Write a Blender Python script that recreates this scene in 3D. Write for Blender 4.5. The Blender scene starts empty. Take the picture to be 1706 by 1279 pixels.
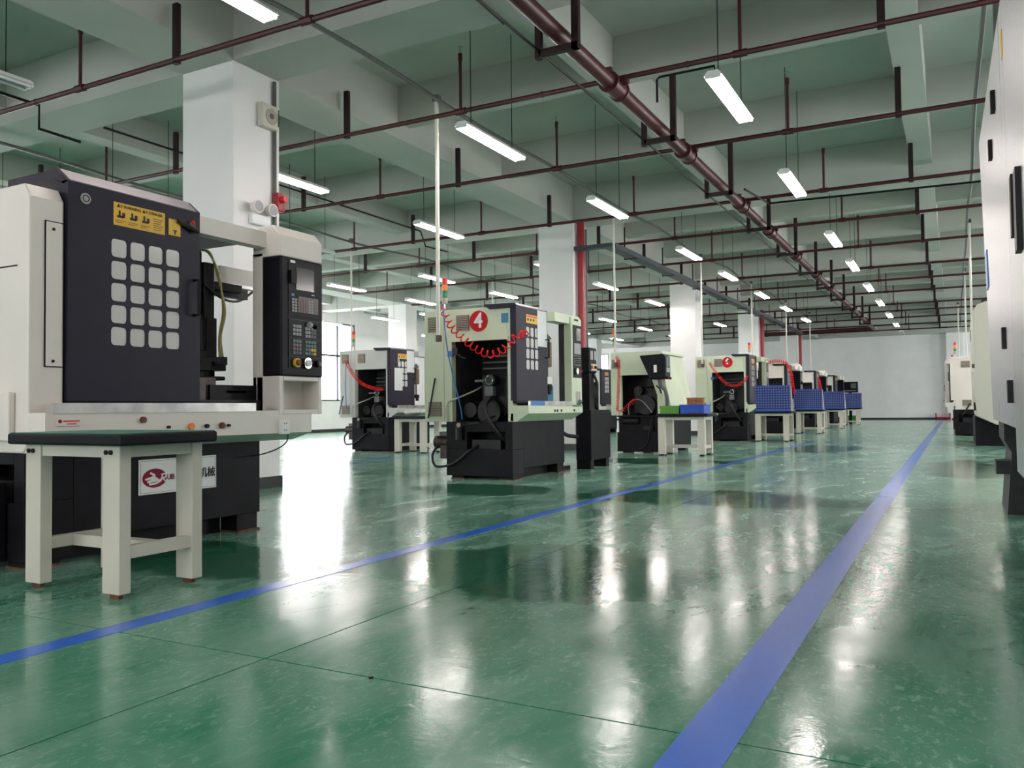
import bpy, bmesh, math, random
from mathutils import Vector, Matrix
random.seed(7)
C = bpy.context.scene.collection
scn = bpy.context.scene

# ---------------------------------------------------------------- camera
cam_d = bpy.data.cameras.new('camera'); cam = bpy.data.objects.new('camera', cam_d); C.objects.link(cam)
f_px, W, Hh = 1379.0, 1706.0, 1279.0
cx, cy = W / 2, Hh / 2
v1 = Vector((1590 - cx, -(672 - cy), -f_px)).normalized()          # world +Y seen by the camera
v2 = -Vector((-1730 - cx, -(706 - cy), -f_px)).normalized()        # world +X
v2 = (v2 - v1 * v1.dot(v2)).normalized()
v3 = v2.cross(v1)
R = Matrix((v2, v1, v3))                                           # camera -> world
cam.matrix_world = Matrix.Translation((0, 0, 0.9)) @ R.to_4x4()
cam_d.sensor_fit = 'HORIZONTAL'; cam_d.sensor_width = 36; cam_d.lens = 36 * f_px / W
cam_d.clip_start = 0.05; cam_d.clip_end = 300
scn.camera = cam

# ---------------------------------------------------------------- world, exposure
world = bpy.data.worlds.new('world'); scn.world = world; world.use_nodes = True
bg = world.node_tree.nodes['Background']; bg.inputs[0].default_value = (1.0, 0.95, 0.95, 1); bg.inputs[1].default_value = 7.5
scn.view_settings.view_transform = 'Standard'; scn.view_settings.look = 'None'
scn.view_settings.gamma = 1; scn.view_settings.use_curve_mapping = False
scn.view_settings.exposure = 0.99
scn.cycles.use_light_tree = True
scn.cycles.max_bounces = 6; scn.cycles.diffuse_bounces = 4; scn.cycles.glossy_bounces = 3
scn.cycles.use_adaptive_sampling = True; scn.cycles.adaptive_threshold = 0.05
scn.cycles.sample_clamp_indirect = 6.0
TUBE = 34.0

# ---------------------------------------------------------------- materials
M = {}
def mat(name, col, rough=0.5, metal=0.0, spec=0.5, emit=None, estr=0, coat=0, alpha=1, bump=0, bscale=30, var=0, vscale=3, trans=0):
    m = bpy.data.materials.new(name); m.use_nodes = True
    nt = m.node_tree; b = nt.nodes['Principled BSDF']
    b.inputs['Base Color'].default_value = (*col, 1); b.inputs['Roughness'].default_value = rough
    b.inputs['Metallic'].default_value = metal; b.inputs['Specular IOR Level'].default_value = spec
    b.inputs['Coat Weight'].default_value = coat
    if trans: b.inputs['Transmission Weight'].default_value = trans
    if emit: b.inputs['Emission Color'].default_value = (*emit, 1); b.inputs['Emission Strength'].default_value = estr
    if bump or var:
        tc = nt.nodes.new('ShaderNodeTexCoord')
    if bump:
        n = nt.nodes.new('ShaderNodeTexNoise'); n.inputs['Scale'].default_value = bscale; n.inputs['Detail'].default_value = 4
        nt.links.new(tc.outputs['Object'], n.inputs['Vector'])
        bp = nt.nodes.new('ShaderNodeBump'); bp.inputs['Strength'].default_value = bump; bp.inputs['Distance'].default_value = 0.01
        nt.links.new(n.outputs[0], bp.inputs['Height']); nt.links.new(bp.outputs[0], b.inputs['Normal'])
    if var:
        n = nt.nodes.new('ShaderNodeTexNoise'); n.inputs['Scale'].default_value = vscale; n.inputs['Detail'].default_value = 6
        nt.links.new(tc.outputs['Object'], n.inputs['Vector'])
        r = nt.nodes.new('ShaderNodeValToRGB'); e = r.color_ramp.elements
        e[0].position = 0.35; e[1].position = 0.68
        e[0].color = (*[c * (1 - var) for c in col], 1); e[1].color = (*[min(1, c * (1 + var)) for c in col], 1)
        nt.links.new(n.outputs[0], r.inputs[0]); nt.links.new(r.outputs[0], b.inputs['Base Color'])
    M[name] = m
    return m
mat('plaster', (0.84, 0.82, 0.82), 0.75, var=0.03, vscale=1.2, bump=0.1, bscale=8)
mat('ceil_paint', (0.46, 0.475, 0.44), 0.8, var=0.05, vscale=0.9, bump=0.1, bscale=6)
mat('black_skirt', (0.02, 0.022, 0.024), 0.4)
mat('red_pipe', (0.060, 0.0045, 0.008), 0.42, var=0.15, vscale=5)
mat('red_bright', (0.30, 0.008, 0.02), 0.35)
mat('dark_pipe', (0.018, 0.006, 0.007), 0.55, spec=0.3)
mat('conduit', (0.10, 0.105, 0.095), 0.5)
mat('tray', (0.025, 0.03, 0.04), 0.5)
mat('pole_white', (0.60, 0.60, 0.52), 0.45)
mat('black', (0.005, 0.005, 0.006), 0.45, spec=0.18)
mat('rubber', (0.01, 0.01, 0.01), 0.6)
mat('machine_white', (0.74, 0.69, 0.64), 0.42, var=0.04, vscale=2)
mat('machine_grey', (0.52, 0.52, 0.50), 0.45, var=0.05, vscale=2)
mat('machine_green', (0.60, 0.66, 0.49), 0.42, var=0.05, vscale=2)
mat('charcoal', (0.018, 0.016, 0.030), 0.45, spec=0.2, var=0.12, vscale=3)
mat('charcoal_base', (0.008, 0.0072, 0.0105), 0.5, spec=0.16, var=0.3, vscale=5)
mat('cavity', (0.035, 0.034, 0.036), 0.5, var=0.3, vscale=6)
mat('iron', (0.012, 0.012, 0.013), 0.45, metal=0.2, spec=0.35, var=0.4, vscale=12)
mat('iron_brown', (0.06, 0.045, 0.04), 0.4, metal=0.5, var=0.4, vscale=12)
mat('rust', (0.14, 0.055, 0.03), 0.8, var=0.5, vscale=14)
mat('steel', (0.42, 0.41, 0.40), 0.3, metal=0.85, var=0.25, vscale=6)
mat('chrome', (0.8, 0.8, 0.8), 0.12, metal=1.0)
mat('pane', (0.62, 0.60, 0.59), 0.12, spec=0.6)
mat('screen', (0.04, 0.045, 0.045), 0.12)
mat('console', (0.005, 0.0045, 0.009), 0.45, spec=0.16)
mat('chamfer_sheen', (0.30, 0.27, 0.29), 0.35, metal=0.6)  # glossy reflection on the door's top edge, painted as a lighter metal tone
mat('key_light', (0.33, 0.33, 0.34), 0.5); mat('key_grey', (0.12, 0.13, 0.13), 0.5); mat('key_teal', (0.10, 0.19, 0.18), 0.5)
mat('key_brown', (0.20, 0.14, 0.14), 0.5)
mat('yellow', (0.72, 0.42, 0.02), 0.45); mat('orange', (0.85, 0.22, 0.03), 0.4); mat('red', (0.62, 0.015, 0.02), 0.4)
mat('green', (0.0, 0.22, 0.09), 0.4); mat('white', (0.82, 0.82, 0.82), 0.45); mat('ink', (0.02, 0.02, 0.02), 0.6)
mat('crimson', (0.24, 0.004, 0.025), 0.5, spec=0.2); mat('disc_red', (0.50, 0.006, 0.012), 0.5, spec=0.2)
mat('paper', (0.72, 0.73, 0.74), 0.7)
mat('vent_brown', (0.14, 0.10, 0.07), 0.6); mat('vent_light', (0.38, 0.34, 0.28), 0.5)
mat('hose_red', (0.72, 0.008, 0.012), 0.4, spec=0.25); mat('hose_blue', (0.02, 0.14, 0.42), 0.35); mat('hose_yellow', (0.42, 0.36, 0.16), 0.35)
mat('hose_pale', (0.45, 0.46, 0.40), 0.35)
mat('table_paint', (0.60, 0.57, 0.50), 0.45, var=0.05, vscale=3)
mat('table_mat', (0.03, 0.17, 0.12), 0.45); mat('table_edge', (0.007, 0.0075, 0.011), 0.5, spec=0.2)
mat('blue_crate', (0.02, 0.08, 0.50), 0.4); mat('green_crate', (0.10, 0.30, 0.04), 0.4); mat('green_bin', (0.01, 0.18, 0.03), 0.5)
mat('wood', (0.34, 0.13, 0.05), 0.6, var=0.3, vscale=20)
mat('cyan_box', (0.03, 0.20, 0.32), 0.5)
mat('line_blue', (0.022, 0.13, 0.60), 0.22)
mat('window_frame', (0.03, 0.03, 0.04), 0.4)
mat('lamp_body', (0.70, 0.71, 0.70), 0.4)
mat('tube_off', (0.70, 0.72, 0.72), 0.3)
mat('tube_lit', (0.9, 0.9, 0.9), 0.4, emit=(1.0, 0.905, 0.875), estr=TUBE)
mat('silver', (0.60, 0.59, 0.60), 0.30, metal=0.75)
mat('beige', (0.60, 0.58, 0.50), 0.4)
mat('sprinkler', (0.45, 0.45, 0.42), 0.3, metal=0.8)
mat('bag', (0.60, 0.60, 0.58), 0.35)

def nodes(m): return m.node_tree, m.node_tree.nodes, m.node_tree.links
# glass for the windows
g = mat('glass', (0.95, 0.98, 1), 0.02); nt, N, L = nodes(g)
tr = N.new('ShaderNodeBsdfTransparent'); tr.inputs[0].default_value = (0.93, 0.96, 0.97, 1); gl = N.new('ShaderNodeBsdfGlossy'); gl.inputs['Roughness'].default_value = 0.03
ms = N.new('ShaderNodeMixShader'); ms.inputs[0].default_value = 0.06; L.new(tr.outputs[0], ms.inputs[1]); L.new(gl.outputs[0], ms.inputs[2])
L.new(ms.outputs[0], N['Material Output'].inputs[0])
def portal(loc, rot, sx_, sy_):
    ld = bpy.data.lights.new('window_portal', 'AREA'); ld.shape = 'RECTANGLE'; ld.size = sx_; ld.size_y = sy_; ld.cycles.is_portal = True
    lo = bpy.data.objects.new('window_portal', ld); C.objects.link(lo); lo.location = loc; lo.rotation_euler = rot
# brushed silver streaks
nt, N, L = nodes(M['silver']); b = N['Principled BSDF']
tc = N.new('ShaderNodeTexCoord'); mp = N.new('ShaderNodeMapping'); mp.inputs['Scale'].default_value = (1, 3, 60)
n = N.new('ShaderNodeTexNoise'); n.inputs['Scale'].default_value = 3
L.new(tc.outputs['Object'], mp.inputs[0]); L.new(mp.outputs[0], n.inputs['Vector'])
mr = N.new('ShaderNodeMapRange'); mr.inputs[3].default_value = 0.22; mr.inputs[4].default_value = 0.42
L.new(n.outputs[0], mr.inputs[0]); L.new(mr.outputs[0], b.inputs['Roughness'])
# perforated blue sheet: round punched dots printed by the material (2 px each in the photo)
m = mat('perforated', (0.012, 0.045, 0.24), 0.4); nt, N, L = nodes(m); b = N['Principled BSDF']
tc = N.new('ShaderNodeTexCoord'); sx = N.new('ShaderNodeSeparateXYZ'); L.new(tc.outputs['Object'], sx.inputs[0])
def mth(op, a, bb=None):
    k = N.new('ShaderNodeMath'); k.operation = op
    for i, v in enumerate((a, bb)):
        if v is None: continue
        if isinstance(v, (int, float)): k.inputs[i].default_value = v
        else: L.new(v, k.inputs[i])
    return k.outputs[0]
def cell(o): return mth('SUBTRACT', mth('FRACT', mth('MULTIPLY', o, 16.0)), 0.5)
a1, a2 = cell(sx.outputs[0]), cell(sx.outputs[2])
d = mth('SQRT', mth('ADD', mth('MULTIPLY', a1, a1), mth('MULTIPLY', a2, a2)))
dot = mth('LESS_THAN', d, 0.25)
mx = N.new('ShaderNodeMixRGB'); mx.inputs[1].default_value = (0.006, 0.020, 0.15, 1); mx.inputs[2].default_value = (0.16, 0.24, 0.45, 1)
L.new(dot, mx.inputs[0]); L.new(mx.outputs[0], b.inputs['Base Color'])

# epoxy floor: green paint, dusty trowel streaks, darker wet patches with a mirror gloss
m = mat('epoxy', (0.03, 0.2, 0.11), 0.25); nt, N, L = nodes(m); b = N['Principled BSDF']
geo = N.new('ShaderNodeNewGeometry')
def noise(scale, detail, sc=(1, 1, 1), rot=0, dist=0, rough=0.55):
    mp = N.new('ShaderNodeMapping'); mp.inputs['Scale'].default_value = sc; mp.inputs['Rotation'].default_value = (0, 0, rot)
    L.new(geo.outputs['Position'], mp.inputs[0])
    n = N.new('ShaderNodeTexNoise'); n.inputs['Scale'].default_value = scale; n.inputs['Detail'].default_value = detail
    n.inputs['Distortion'].default_value = dist; n.inputs['Roughness'].default_value = rough
    L.new(mp.outputs[0], n.inputs['Vector']); return n.outputs[0]
def ramp(src, p0, p1, c0=(0, 0, 0, 1), c1=(1, 1, 1, 1)):
    r = N.new('ShaderNodeValToRGB'); e = r.color_ramp.elements
    e[0].position = p0; e[1].position = p1; e[0].color = c0; e[1].color = c1
    L.new(src, r.inputs[0]); return r.outputs[0]
def mix(fac, a, bb, mode='MIX'):
    k = N.new('ShaderNodeMixRGB'); k.blend_type = mode
    for i, v in ((0, fac), (1, a), (2, bb)):
        if isinstance(v, (int, float)): k.inputs[i].default_value = v if i == 0 else v
        elif isinstance(v, tuple): k.inputs[i].default_value = v
        else: L.new(v, k.inputs[i])
    return k.outputs[0]
sep = N.new('ShaderNodeSeparateXYZ'); L.new(geo.outputs['Position'], sep.inputs[0])
wob = noise(1.4, 3)
wobv = mth('ADD', mth('MULTIPLY', mth('SUBTRACT', wob, 0.5), 1.4), mth('MULTIPLY', mth('SUBTRACT', noise(7, 5, sc=(1, 0.5, 1), rot=0.7), 0.5), 0.5))
def patch(x0, y0, rx, ry, slant=0.0):
    dx = mth('DIVIDE', mth('SUBTRACT', mth('ADD', sep.outputs[0], mth('MULTIPLY', sep.outputs[1], slant)), x0 + slant * y0), rx)
    dy = mth('DIVIDE', mth('SUBTRACT', sep.outputs[1], y0), ry)
    r = mth('SQRT', mth('ADD', mth('MULTIPLY', dx, dx), mth('MULTIPLY', dy, dy)))
    return ramp(mth('MULTIPLY', mth('ADD', r, wobv), 0.5), 0.44, 0.53, (1, 1, 1, 1), (0, 0, 0, 1))
wet = None
for p in ((-2.1, 4.2, 0.9, 0.8), (-2.2, 8.1, 1.5, 0.7), (-4.6, 8.0, 0.9, 0.6), (-4.4, 13.2, 1.3, 0.8), (0.15, 13.0, 0.5, 2.0), (-4.0, 3.6, 1.1, 0.5), (-2.4, 18, 0.9, 1.6)):
    q = patch(*p); wet = q if wet is None else mth('MAXIMUM', wet, q)
big = noise(0.55, 5, rot=0.5, dist=0.4)
streak = noise(3.2, 10, sc=(1, 0.4, 1), rot=0.9, dist=0.8, rough=0.72)
speck = noise(34, 6, sc=(1, 0.6, 1), rot=0.4, dist=0.8, rough=0.7)
base = mix(ramp(big, 0.35, 0.7), (0.016, 0.150, 0.080, 1), (0.042, 0.225, 0.135, 1))
base = mix(mth('MULTIPLY', ramp(streak, 0.40, 0.78), 0.45), base, (0.11, 0.28, 0.19, 1))
patchy = ramp(noise(0.8, 4, rot=1.3), 0.38, 0.6)
base = mix(mth('MULTIPLY', mth('MULTIPLY', ramp(speck, 0.52, 0.64), patchy), 0.7), base, (0.20, 0.42, 0.31, 1))
base = mix(mth('MULTIPLY', wet, 0.65), base, (0.005, 0.085, 0.042, 1))
L.new(base, b.inputs['Base Color'])
L.new(mth('MULTIPLY', mth('MULTIPLY', ramp(streak, 0.3, 0.7), mth('SUBTRACT', 1.0, wet)), 0.22), b.inputs['Sheen Weight']); b.inputs['Sheen Roughness'].default_value = 0.4; b.inputs['Sheen Tint'].default_value = (0.75, 0.9, 0.82, 1)
ro = mth('ADD', mth('MULTIPLY', ramp(streak, 0.35, 0.8), 0.16), 0.11)
ro = mth('MULTIPLY', ro, mth('SUBTRACT', 1.0, mth('MULTIPLY', wet, 0.35)))
L.new(ro, b.inputs['Roughness'])
b.inputs['Specular IOR Level'].default_value = 0.5
bp = N.new('ShaderNodeBump'); bp.inputs['Strength'].default_value = 0.2; bp.inputs['Distance'].default_value = 0.01
hsum = mth('ADD', mth('MULTIPLY', noise(9, 3), 0.5), mth('MULTIPLY', noise(60, 2), 0.16))
L.new(hsum, bp.inputs['Height']); L.new(bp.outputs[0], b.inputs['Normal'])

# ---------------------------------------------------------------- helpers
class MB:
    def __init__(s, sx=1): s.bm = bmesh.new(); s.sx = sx
    def v(s, p): return s.bm.verts.new((p[0] * s.sx, p[1], p[2]))
    def face(s, vs):
        try: return s.bm.faces.new(vs)
        except ValueError: return None
    def box(s, x0, x1, y0, y1, z0, z1):
        a = [s.v(p) for p in ((x0, y0, z0), (x1, y0, z0), (x1, y1, z0), (x0, y1, z0), (x0, y0, z1), (x1, y0, z1), (x1, y1, z1), (x0, y1, z1))]
        for q in ((3, 2, 1, 0), (4, 5, 6, 7), (0, 1, 5, 4), (1, 2, 6, 5), (2, 3, 7, 6), (3, 0, 4, 7)): s.face([a[i] for i in q])
        return s
    def prism(s, pts, axis, a, bb):
        """polygon pts extruded along axis from a to bb; for 'x' pts are (y,z), 'y' -> (x,z), 'z' -> (x,y)"""
        def P(p, t): return {'x': (t, p[0], p[1]), 'y': (p[0], t, p[1]), 'z': (p[0], p[1], t)}[axis]
        A = [s.v(P(p, a)) for p in pts]; B = [s.v(P(p, bb)) for p in pts]
        s.face(A[::-1]); s.face(B)
        for i in range(len(pts)):
            j = (i + 1) % len(pts); s.face([A[i], A[j], B[j], B[i]])
        return s
    def tube(s, pts, r, n=8, cap=True, closed=False):
        pts = [Vector(p) for p in pts]; rings = []
        up = Vector((0, 0, 1)); prev = None
        for i, p in enumerate(pts):
            t = (pts[min(i + 1, len(pts) - 1)] - pts[max(i - 1, 0)]).normalized()
            if prev is None:
                a = t.cross(up)
                if a.length < 0.05: a = t.cross(Vector((1, 0, 0)))
                a.normalize()
            else:
                a = (prev - t * prev.dot(t))
                if a.length < 1e-4: a = t.orthogonal()
                a.normalize()
            prev = a; c = t.cross(a)
            rr = r[i] if isinstance(r, (list, tuple)) else r
            rings.append([s.v(p + (a * math.cos(k * 2 * math.pi / n) + c * math.sin(k * 2 * math.pi / n)) * rr) for k in range(n)])
        for A, B in zip(rings, rings[1:]):
            for k in range(n): s.face([A[k], A[(k + 1) % n], B[(k + 1) % n], B[k]])
        if cap: s.face(rings[0][::-1]); s.face(rings[-1])
        return s
    def cyl(s, p0, p1, r, n=12, r1=None): return s.tube([p0, p1], [r, r if r1 is None else r1], n)
    def build(s, name, m, parent=None, label=None, bevel=0, smooth=False, kind=None, loc=None):
        bmesh.ops.recalc_face_normals(s.bm, faces=s.bm.faces[:])
        me = bpy.data.meshes.new(name); s.bm.to_mesh(me); s.bm.free()
        me.materials.append(M[m] if isinstance(m, str) else m)
        if smooth:
            for p in me.polygons: p.use_smooth = True
        o = bpy.data.objects.new(name, me); C.objects.link(o)
        if loc: o.location = loc
        if parent: o.parent = parent
        if label: o['label'] = label
        if kind: o['kind'] = kind
        if bevel:
            md = o.modifiers.new('bevel', 'BEVEL'); md.width = bevel; md.segments = 2; md.limit_method = 'ANGLE'; md.angle_limit = math.radians(35)
        if smooth:
            try: me.set_sharp_from_angle(angle=math.radians(40))
            except Exception: pass
        return o
def thing(name, label, cat, loc=(0, 0, 0), group=None, kind=None):
    o = bpy.data.objects.new(name, None); C.objects.link(o); o.location = loc; o.empty_display_size = 0.1
    if label: o['label'] = label
    if cat: o['category'] = cat
    if group: o['group'] = group
    if kind: o['kind'] = kind
    return o
def tag(o, label, cat, group=None):
    o['label'] = label; o['category'] = cat
    if group: o['group'] = group
    return o
def copy_tree(o, parent=None):
    c = o.copy(); C.objects.link(c); c.parent = parent
    for ch in o.children: copy_tree(ch, c)
    return c
def B(name, m, parent, *boxes, bevel=0, label=None, sx=1, kind=None):
    mb = MB(sx)
    for q in boxes: mb.box(*q)
    return mb.build(name, m, parent, label, bevel, kind=kind)
def text(s, name, m, parent, loc, size, rot, extrude=0.001, sxx=1.0, bold=0.0):
    cu = bpy.data.curves.new(name, 'FONT'); cu.body = s; cu.size = size; cu.extrude = extrude; cu.offset = bold
    cu.align_x = 'CENTER'; cu.align_y = 'CENTER'
    tmp = bpy.data.objects.new(name, cu); C.objects.link(tmp); bpy.context.view_layer.update()
    me = bpy.data.meshes.new_from_object(tmp.evaluated_get(bpy.context.evaluated_depsgraph_get())); bpy.data.objects.remove(tmp)
    o = bpy.data.objects.new(name, me); C.objects.link(o); me.materials.clear(); me.materials.append(M[m])
    o.location = loc; o.rotation_euler = rot; o.scale = (sxx, 1, 1); o.parent = parent
    return o
FACE_Y = (math.pi / 2, 0, 0)                 # faces -Y
FACE_X = (math.pi / 2, 0, math.pi / 2)       # faces +X
def arc(c, r, a0, a1, n, plane='xz'):
    out = []
    for i in range(n + 1):
        a = math.radians(a0 + (a1 - a0) * i / n)
        u, w = r * math.cos(a), r * math.sin(a)
        out.append({'xz': (c[0] + u, c[1], c[2] + w), 'yz': (c[0], c[1] + u, c[2] + w), 'xy': (c[0] + u, c[1] + w, c[2])}[plane])
    return out
def smooth_path(pts, n=8):
    P = [Vector(p) for p in pts]; out = []
    for i in range(len(P) - 1):
        a = P[max(i - 1, 0)]; b1 = P[i]; c = P[i + 1]; d = P[min(i + 2, len(P) - 1)]
        for k in range(n):
            t = k / n
            out.append(0.5 * ((2 * b1) + (-a + c) * t + (2 * a - 5 * b1 + 4 * c - d) * t * t + (-a + 3 * b1 - 3 * c + d) * t ** 3))
    out.append(P[-1]); return out
def coil(path, r_coil, turns, r_tube=0.005, n=6, per=10):
    """helix of given radius along a smooth path (list of Vectors), straight tails"""
    P = smooth_path(path, 12)
    Ls = [0]
    for a, b1 in zip(P, P[1:]): Ls.append(Ls[-1] + (b1 - a).length)
    tot = Ls[-1]; out = []; K = int(turns * per); j = 0
    for i in range(K + 1):
        s_ = tot * i / K
        while j < len(Ls) - 2 and Ls[j + 1] < s_: j += 1
        t = (s_ - Ls[j]) / max(1e-6, Ls[j + 1] - Ls[j]); p = P[j].lerp(P[j + 1], t)
        T = (P[j + 1] - P[j]).normalized(); a = T.cross(Vector((0, 0.3, 1))).normalized(); c = T.cross(a)
        e = min(1, i / per, (K - i) / per); rr = (r_coil(s_ / tot) if callable(r_coil) else r_coil) * e
        ph = i * 2 * math.pi / per
        out.append(p + (a * math.cos(ph) + c * math.sin(ph)) * rr)
    return out

# ================================================================ SETTING
# floor slabs with recessed joints
XL, XR, YN, YF, ZC = -22.5, 9.0, -14.0, 52.5, 5.6
floor = B('floor', 'black', None, (XL - .3, XR + .3, YN - .3, YF + .3, -0.3, -0.02)); floor['kind'] = 'structure'
xs = [XL, -16.4, -11.7, -7.03, -2.23, 2.6, XR]; ys = [YN, -7.15, 2.25, 11.65, 21.05, 30.45, 39.85, YF]
for i in range(len(xs) - 1):
    for j in range(len(ys) - 1):
        gp = 0.0035
        B('floor_slab', 'epoxy', floor, (xs[i] + gp, xs[i + 1] - gp, ys[j] + gp, ys[j + 1] - gp, -0.02, 0.0))
for nm, x0, x1, y0, y1 in (('floor_line', -0.685, -0.530, -2.0, 50.0), ('floor_line', -3.155, -3.035, -2.0, 21.5), ('floor_line', -9.25, -9.13, 0, 21.5)):
    o = B(nm, 'line_blue', None, (x0, x1, y0, y1, 0.0, 0.0012)); o['kind'] = 'structure'
for nm, q in (('wall_far', (XL - .3, XR + .3, YF, YF + .3, -0.3, ZC)), 
):
    if nm == 'wall_far':
        o = B(nm, 'plaster', None, (XL - .3, -21.9, YF, YF + .3, -.3, ZC), (-20.6, XR + .3, YF, YF + .3, -.3, ZC), (-21.9, -20.6, YF, YF + .3, -.3, 1.3), (-21.9, -20.6, YF, YF + .3, 4.5, ZC))
    else:
        o = B(nm, 'plaster', None, q)
    o['kind'] = 'structure'
# left wall with window openings
WZ0, WZ1 = 1.26, 4.50
wins = [(2.0, 6.4), (11.2, 15.6), (17.6, 20.6), (23.7, 27.95), (36.5, 41.0), (45.0, 49.5)]  # some of the hidden openings here are added for daylight
mb = MB(); prev = YN
for (a, c) in wins:
    mb.box(XL - .3, XL, prev, a, -.3, ZC); mb.box(XL - .3, XL, a, c, -.3, WZ0); mb.box(XL - .3, XL, a, c, WZ1, ZC); prev = c
mb.box(XL - .3, XL, prev, YF, -.3, ZC)
o = mb.build('wall_left', 'plaster'); o['kind'] = 'structure'
for k, (a, c) in enumerate(wins):
    root = thing('window_%d' % (k + 1), None, None, (XL, a, WZ0), kind='structure')
    w = c - a; h = WZ1 - WZ0; npn = max(2, round(w / 1.06)); hm = 1.36
    B('window_frame', 'window_frame', root, (-.14, -.02, 0, .06, 0, h), (-.14, -.02, w - .06, w, 0, h), (-.14, -.02, .06, w - .06, 0, .06), (-.14, -.02, .06, w - .06, h - .06, h),
      (-.12, -.04, .06, w - .06, h - hm - .04, h - hm + .04), *[(-.12, -.04, w * i / npn - .035, w * i / npn + .035, .06, h - .06) for i in range(1, npn)])
    for i in range(npn):
        for (z0, z1) in ((.06, h - hm - .04), (h - hm + .04, h - .06)):
            B('pane', 'glass', root, (-.085, -.079, w * i / npn + .03, w * (i + 1) / npn - .03, z0, z1))
added_back_wins = [(-19.5, -14.5), (-11.0, -6.0), (-3.0, 2.0)]; mb = MB(); prev = XL - .3  # unseen windows added to bring daylight from behind the camera
for (a, c) in added_back_wins:
    mb.box(prev, a, YN - .3, YN, -.3, ZC); mb.box(a, c, YN - .3, YN, -.3, WZ0); mb.box(a, c, YN - .3, YN, WZ1, ZC); prev = c
mb.box(prev, XR + .3, YN - .3, YN, -.3, ZC); o = mb.build('wall_back', 'plaster'); o['kind'] = 'structure'
for k, (a, c) in enumerate(added_back_wins):
    root = thing('window_%d' % (k + 14), None, None, (a, YN, WZ0), kind='structure'); w = c - a; h = WZ1 - WZ0
    B('window_frame', 'window_frame', root, (0, .06, -.14, -.02, 0, h), (w - .06, w, -.14, -.02, 0, h), (.06, w - .06, -.14, -.02, 0, .06), (.06, w - .06, -.14, -.02, h - .06, h), (w / 2 - .035, w / 2 + .035, -.12, -.04, .06, h - .06))
    for q in (.03, w / 2 + .03): B('pane', 'glass', root, (q, q + w / 2 - .06, -.085, -.079, .06, h - .06))
    portal(((a + c) / 2, YN - .28, (WZ0 + WZ1) / 2), (math.pi / 2, 0, 0), w, h)
mb = MB(); prev = YN; added_right_wins = [(8.5, 13.0), (17.9, 22.4), (27.3, 31.8), (36.7, 41.2), (45.6, 50.6)]  # unseen windows added so daylight brightens the far wall
for (a, c) in added_right_wins:
    mb.box(XR, XR + .3, prev, a, -.3, ZC); mb.box(XR, XR + .3, a, c, -.3, WZ0); mb.box(XR, XR + .3, a, c, WZ1, ZC); prev = c
mb.box(XR, XR + .3, prev, YF, -.3, ZC); o = mb.build('wall_right', 'plaster'); o['kind'] = 'structure'
for k, (a, c) in enumerate(added_right_wins):
    root = thing('window_%d' % (k + 8), None, None, (XR, a, WZ0), kind='structure'); w = c - a; h = WZ1 - WZ0
    B('window_frame', 'window_frame', root, (.02, .14, 0, .06, 0, h), (.02, .14, w - .06, w, 0, h), (.02, .14, .06, w - .06, 0, .06), (.02, .14, .06, w - .06, h - .06, h), (.04, .12, w / 2 - .035, w / 2 + .035, .06, h - .06))
    for q in (.03, w / 2 + .03): B('pane', 'glass', root, (.079, .085, q, q + w / 2 - .06, .06, h - .06))
    portal((XR + .28, (a + c) / 2, (WZ0 + WZ1) / 2), (0, math.pi / 2, 0), h, w)
for (a, c) in wins: portal((XL - .28, (a + c) / 2, (WZ0 + WZ1) / 2), (0, -math.pi / 2, 0), WZ1 - WZ0, c - a)
root = thing('window_7', None, None, (-21.9, YF, 1.3), kind='structure')
B('window_frame', 'window_frame', root, (0, .06, .02, .14, 0, 3.2), (1.24, 1.3, .02, .14, 0, 3.2), (.06, 1.24, .02, .14, 0, .06), (.06, 1.24, .02, .14, 3.14, 3.2), (.62, .68, .04, .12, .06, 3.14))
for a in (.06, .68): B('pane', 'glass', root, (a, a + .56, .079, .085, .06, 3.14))
for nm, q in (('baseboard_far', (XL, XR, YF - .02, YF, 0, .12)), ('baseboard_left', (XL, XL + .02, YN, YF, 0, .12))):
    o = B(nm, 'black_skirt', None, q); o['kind'] = 'structure'
# ceiling slab, primary beams on the column lines, secondary beams on the thirds
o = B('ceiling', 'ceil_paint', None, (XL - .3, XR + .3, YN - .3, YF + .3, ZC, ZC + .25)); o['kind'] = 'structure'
SOF, SOF2 = 4.85, 5.08
colY = [6.66 + 9.4 * i for i in range(-2, 5)]
colX = [-7.89, -18.9, 2.9]
def struct(o): o['kind'] = 'structure'; return o
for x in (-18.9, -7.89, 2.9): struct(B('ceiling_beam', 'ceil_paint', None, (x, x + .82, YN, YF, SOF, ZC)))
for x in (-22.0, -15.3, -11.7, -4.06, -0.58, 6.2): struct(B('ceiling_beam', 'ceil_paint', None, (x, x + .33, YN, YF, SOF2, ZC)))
yl = []
for i in range(-3, 5):
    y = 6.66 + 9.4 * i; yl.append((y, .70, SOF)); yl += [(y + 3.13, .3, SOF2), (y + 6.27, .3, SOF2)]
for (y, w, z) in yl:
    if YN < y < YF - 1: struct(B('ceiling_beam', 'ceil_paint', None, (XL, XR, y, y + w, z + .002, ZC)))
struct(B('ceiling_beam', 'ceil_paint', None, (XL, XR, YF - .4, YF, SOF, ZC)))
for ci, x in enumerate(colX):
    for y in colY:
        if y < YN: continue
        r = thing('column', None, None, (x, y, 0), kind='structure')
        B('shaft', 'plaster', r, (0, .82, 0, .72, 0, SOF), bevel=0.012)
        B('plinth', 'black_skirt', r, (-.02, .84, -.02, .74, 0, .13))
struct(B('column', 'plaster', None, (-0.33, .5, YF - .45, YF, 0, SOF)))

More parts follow.
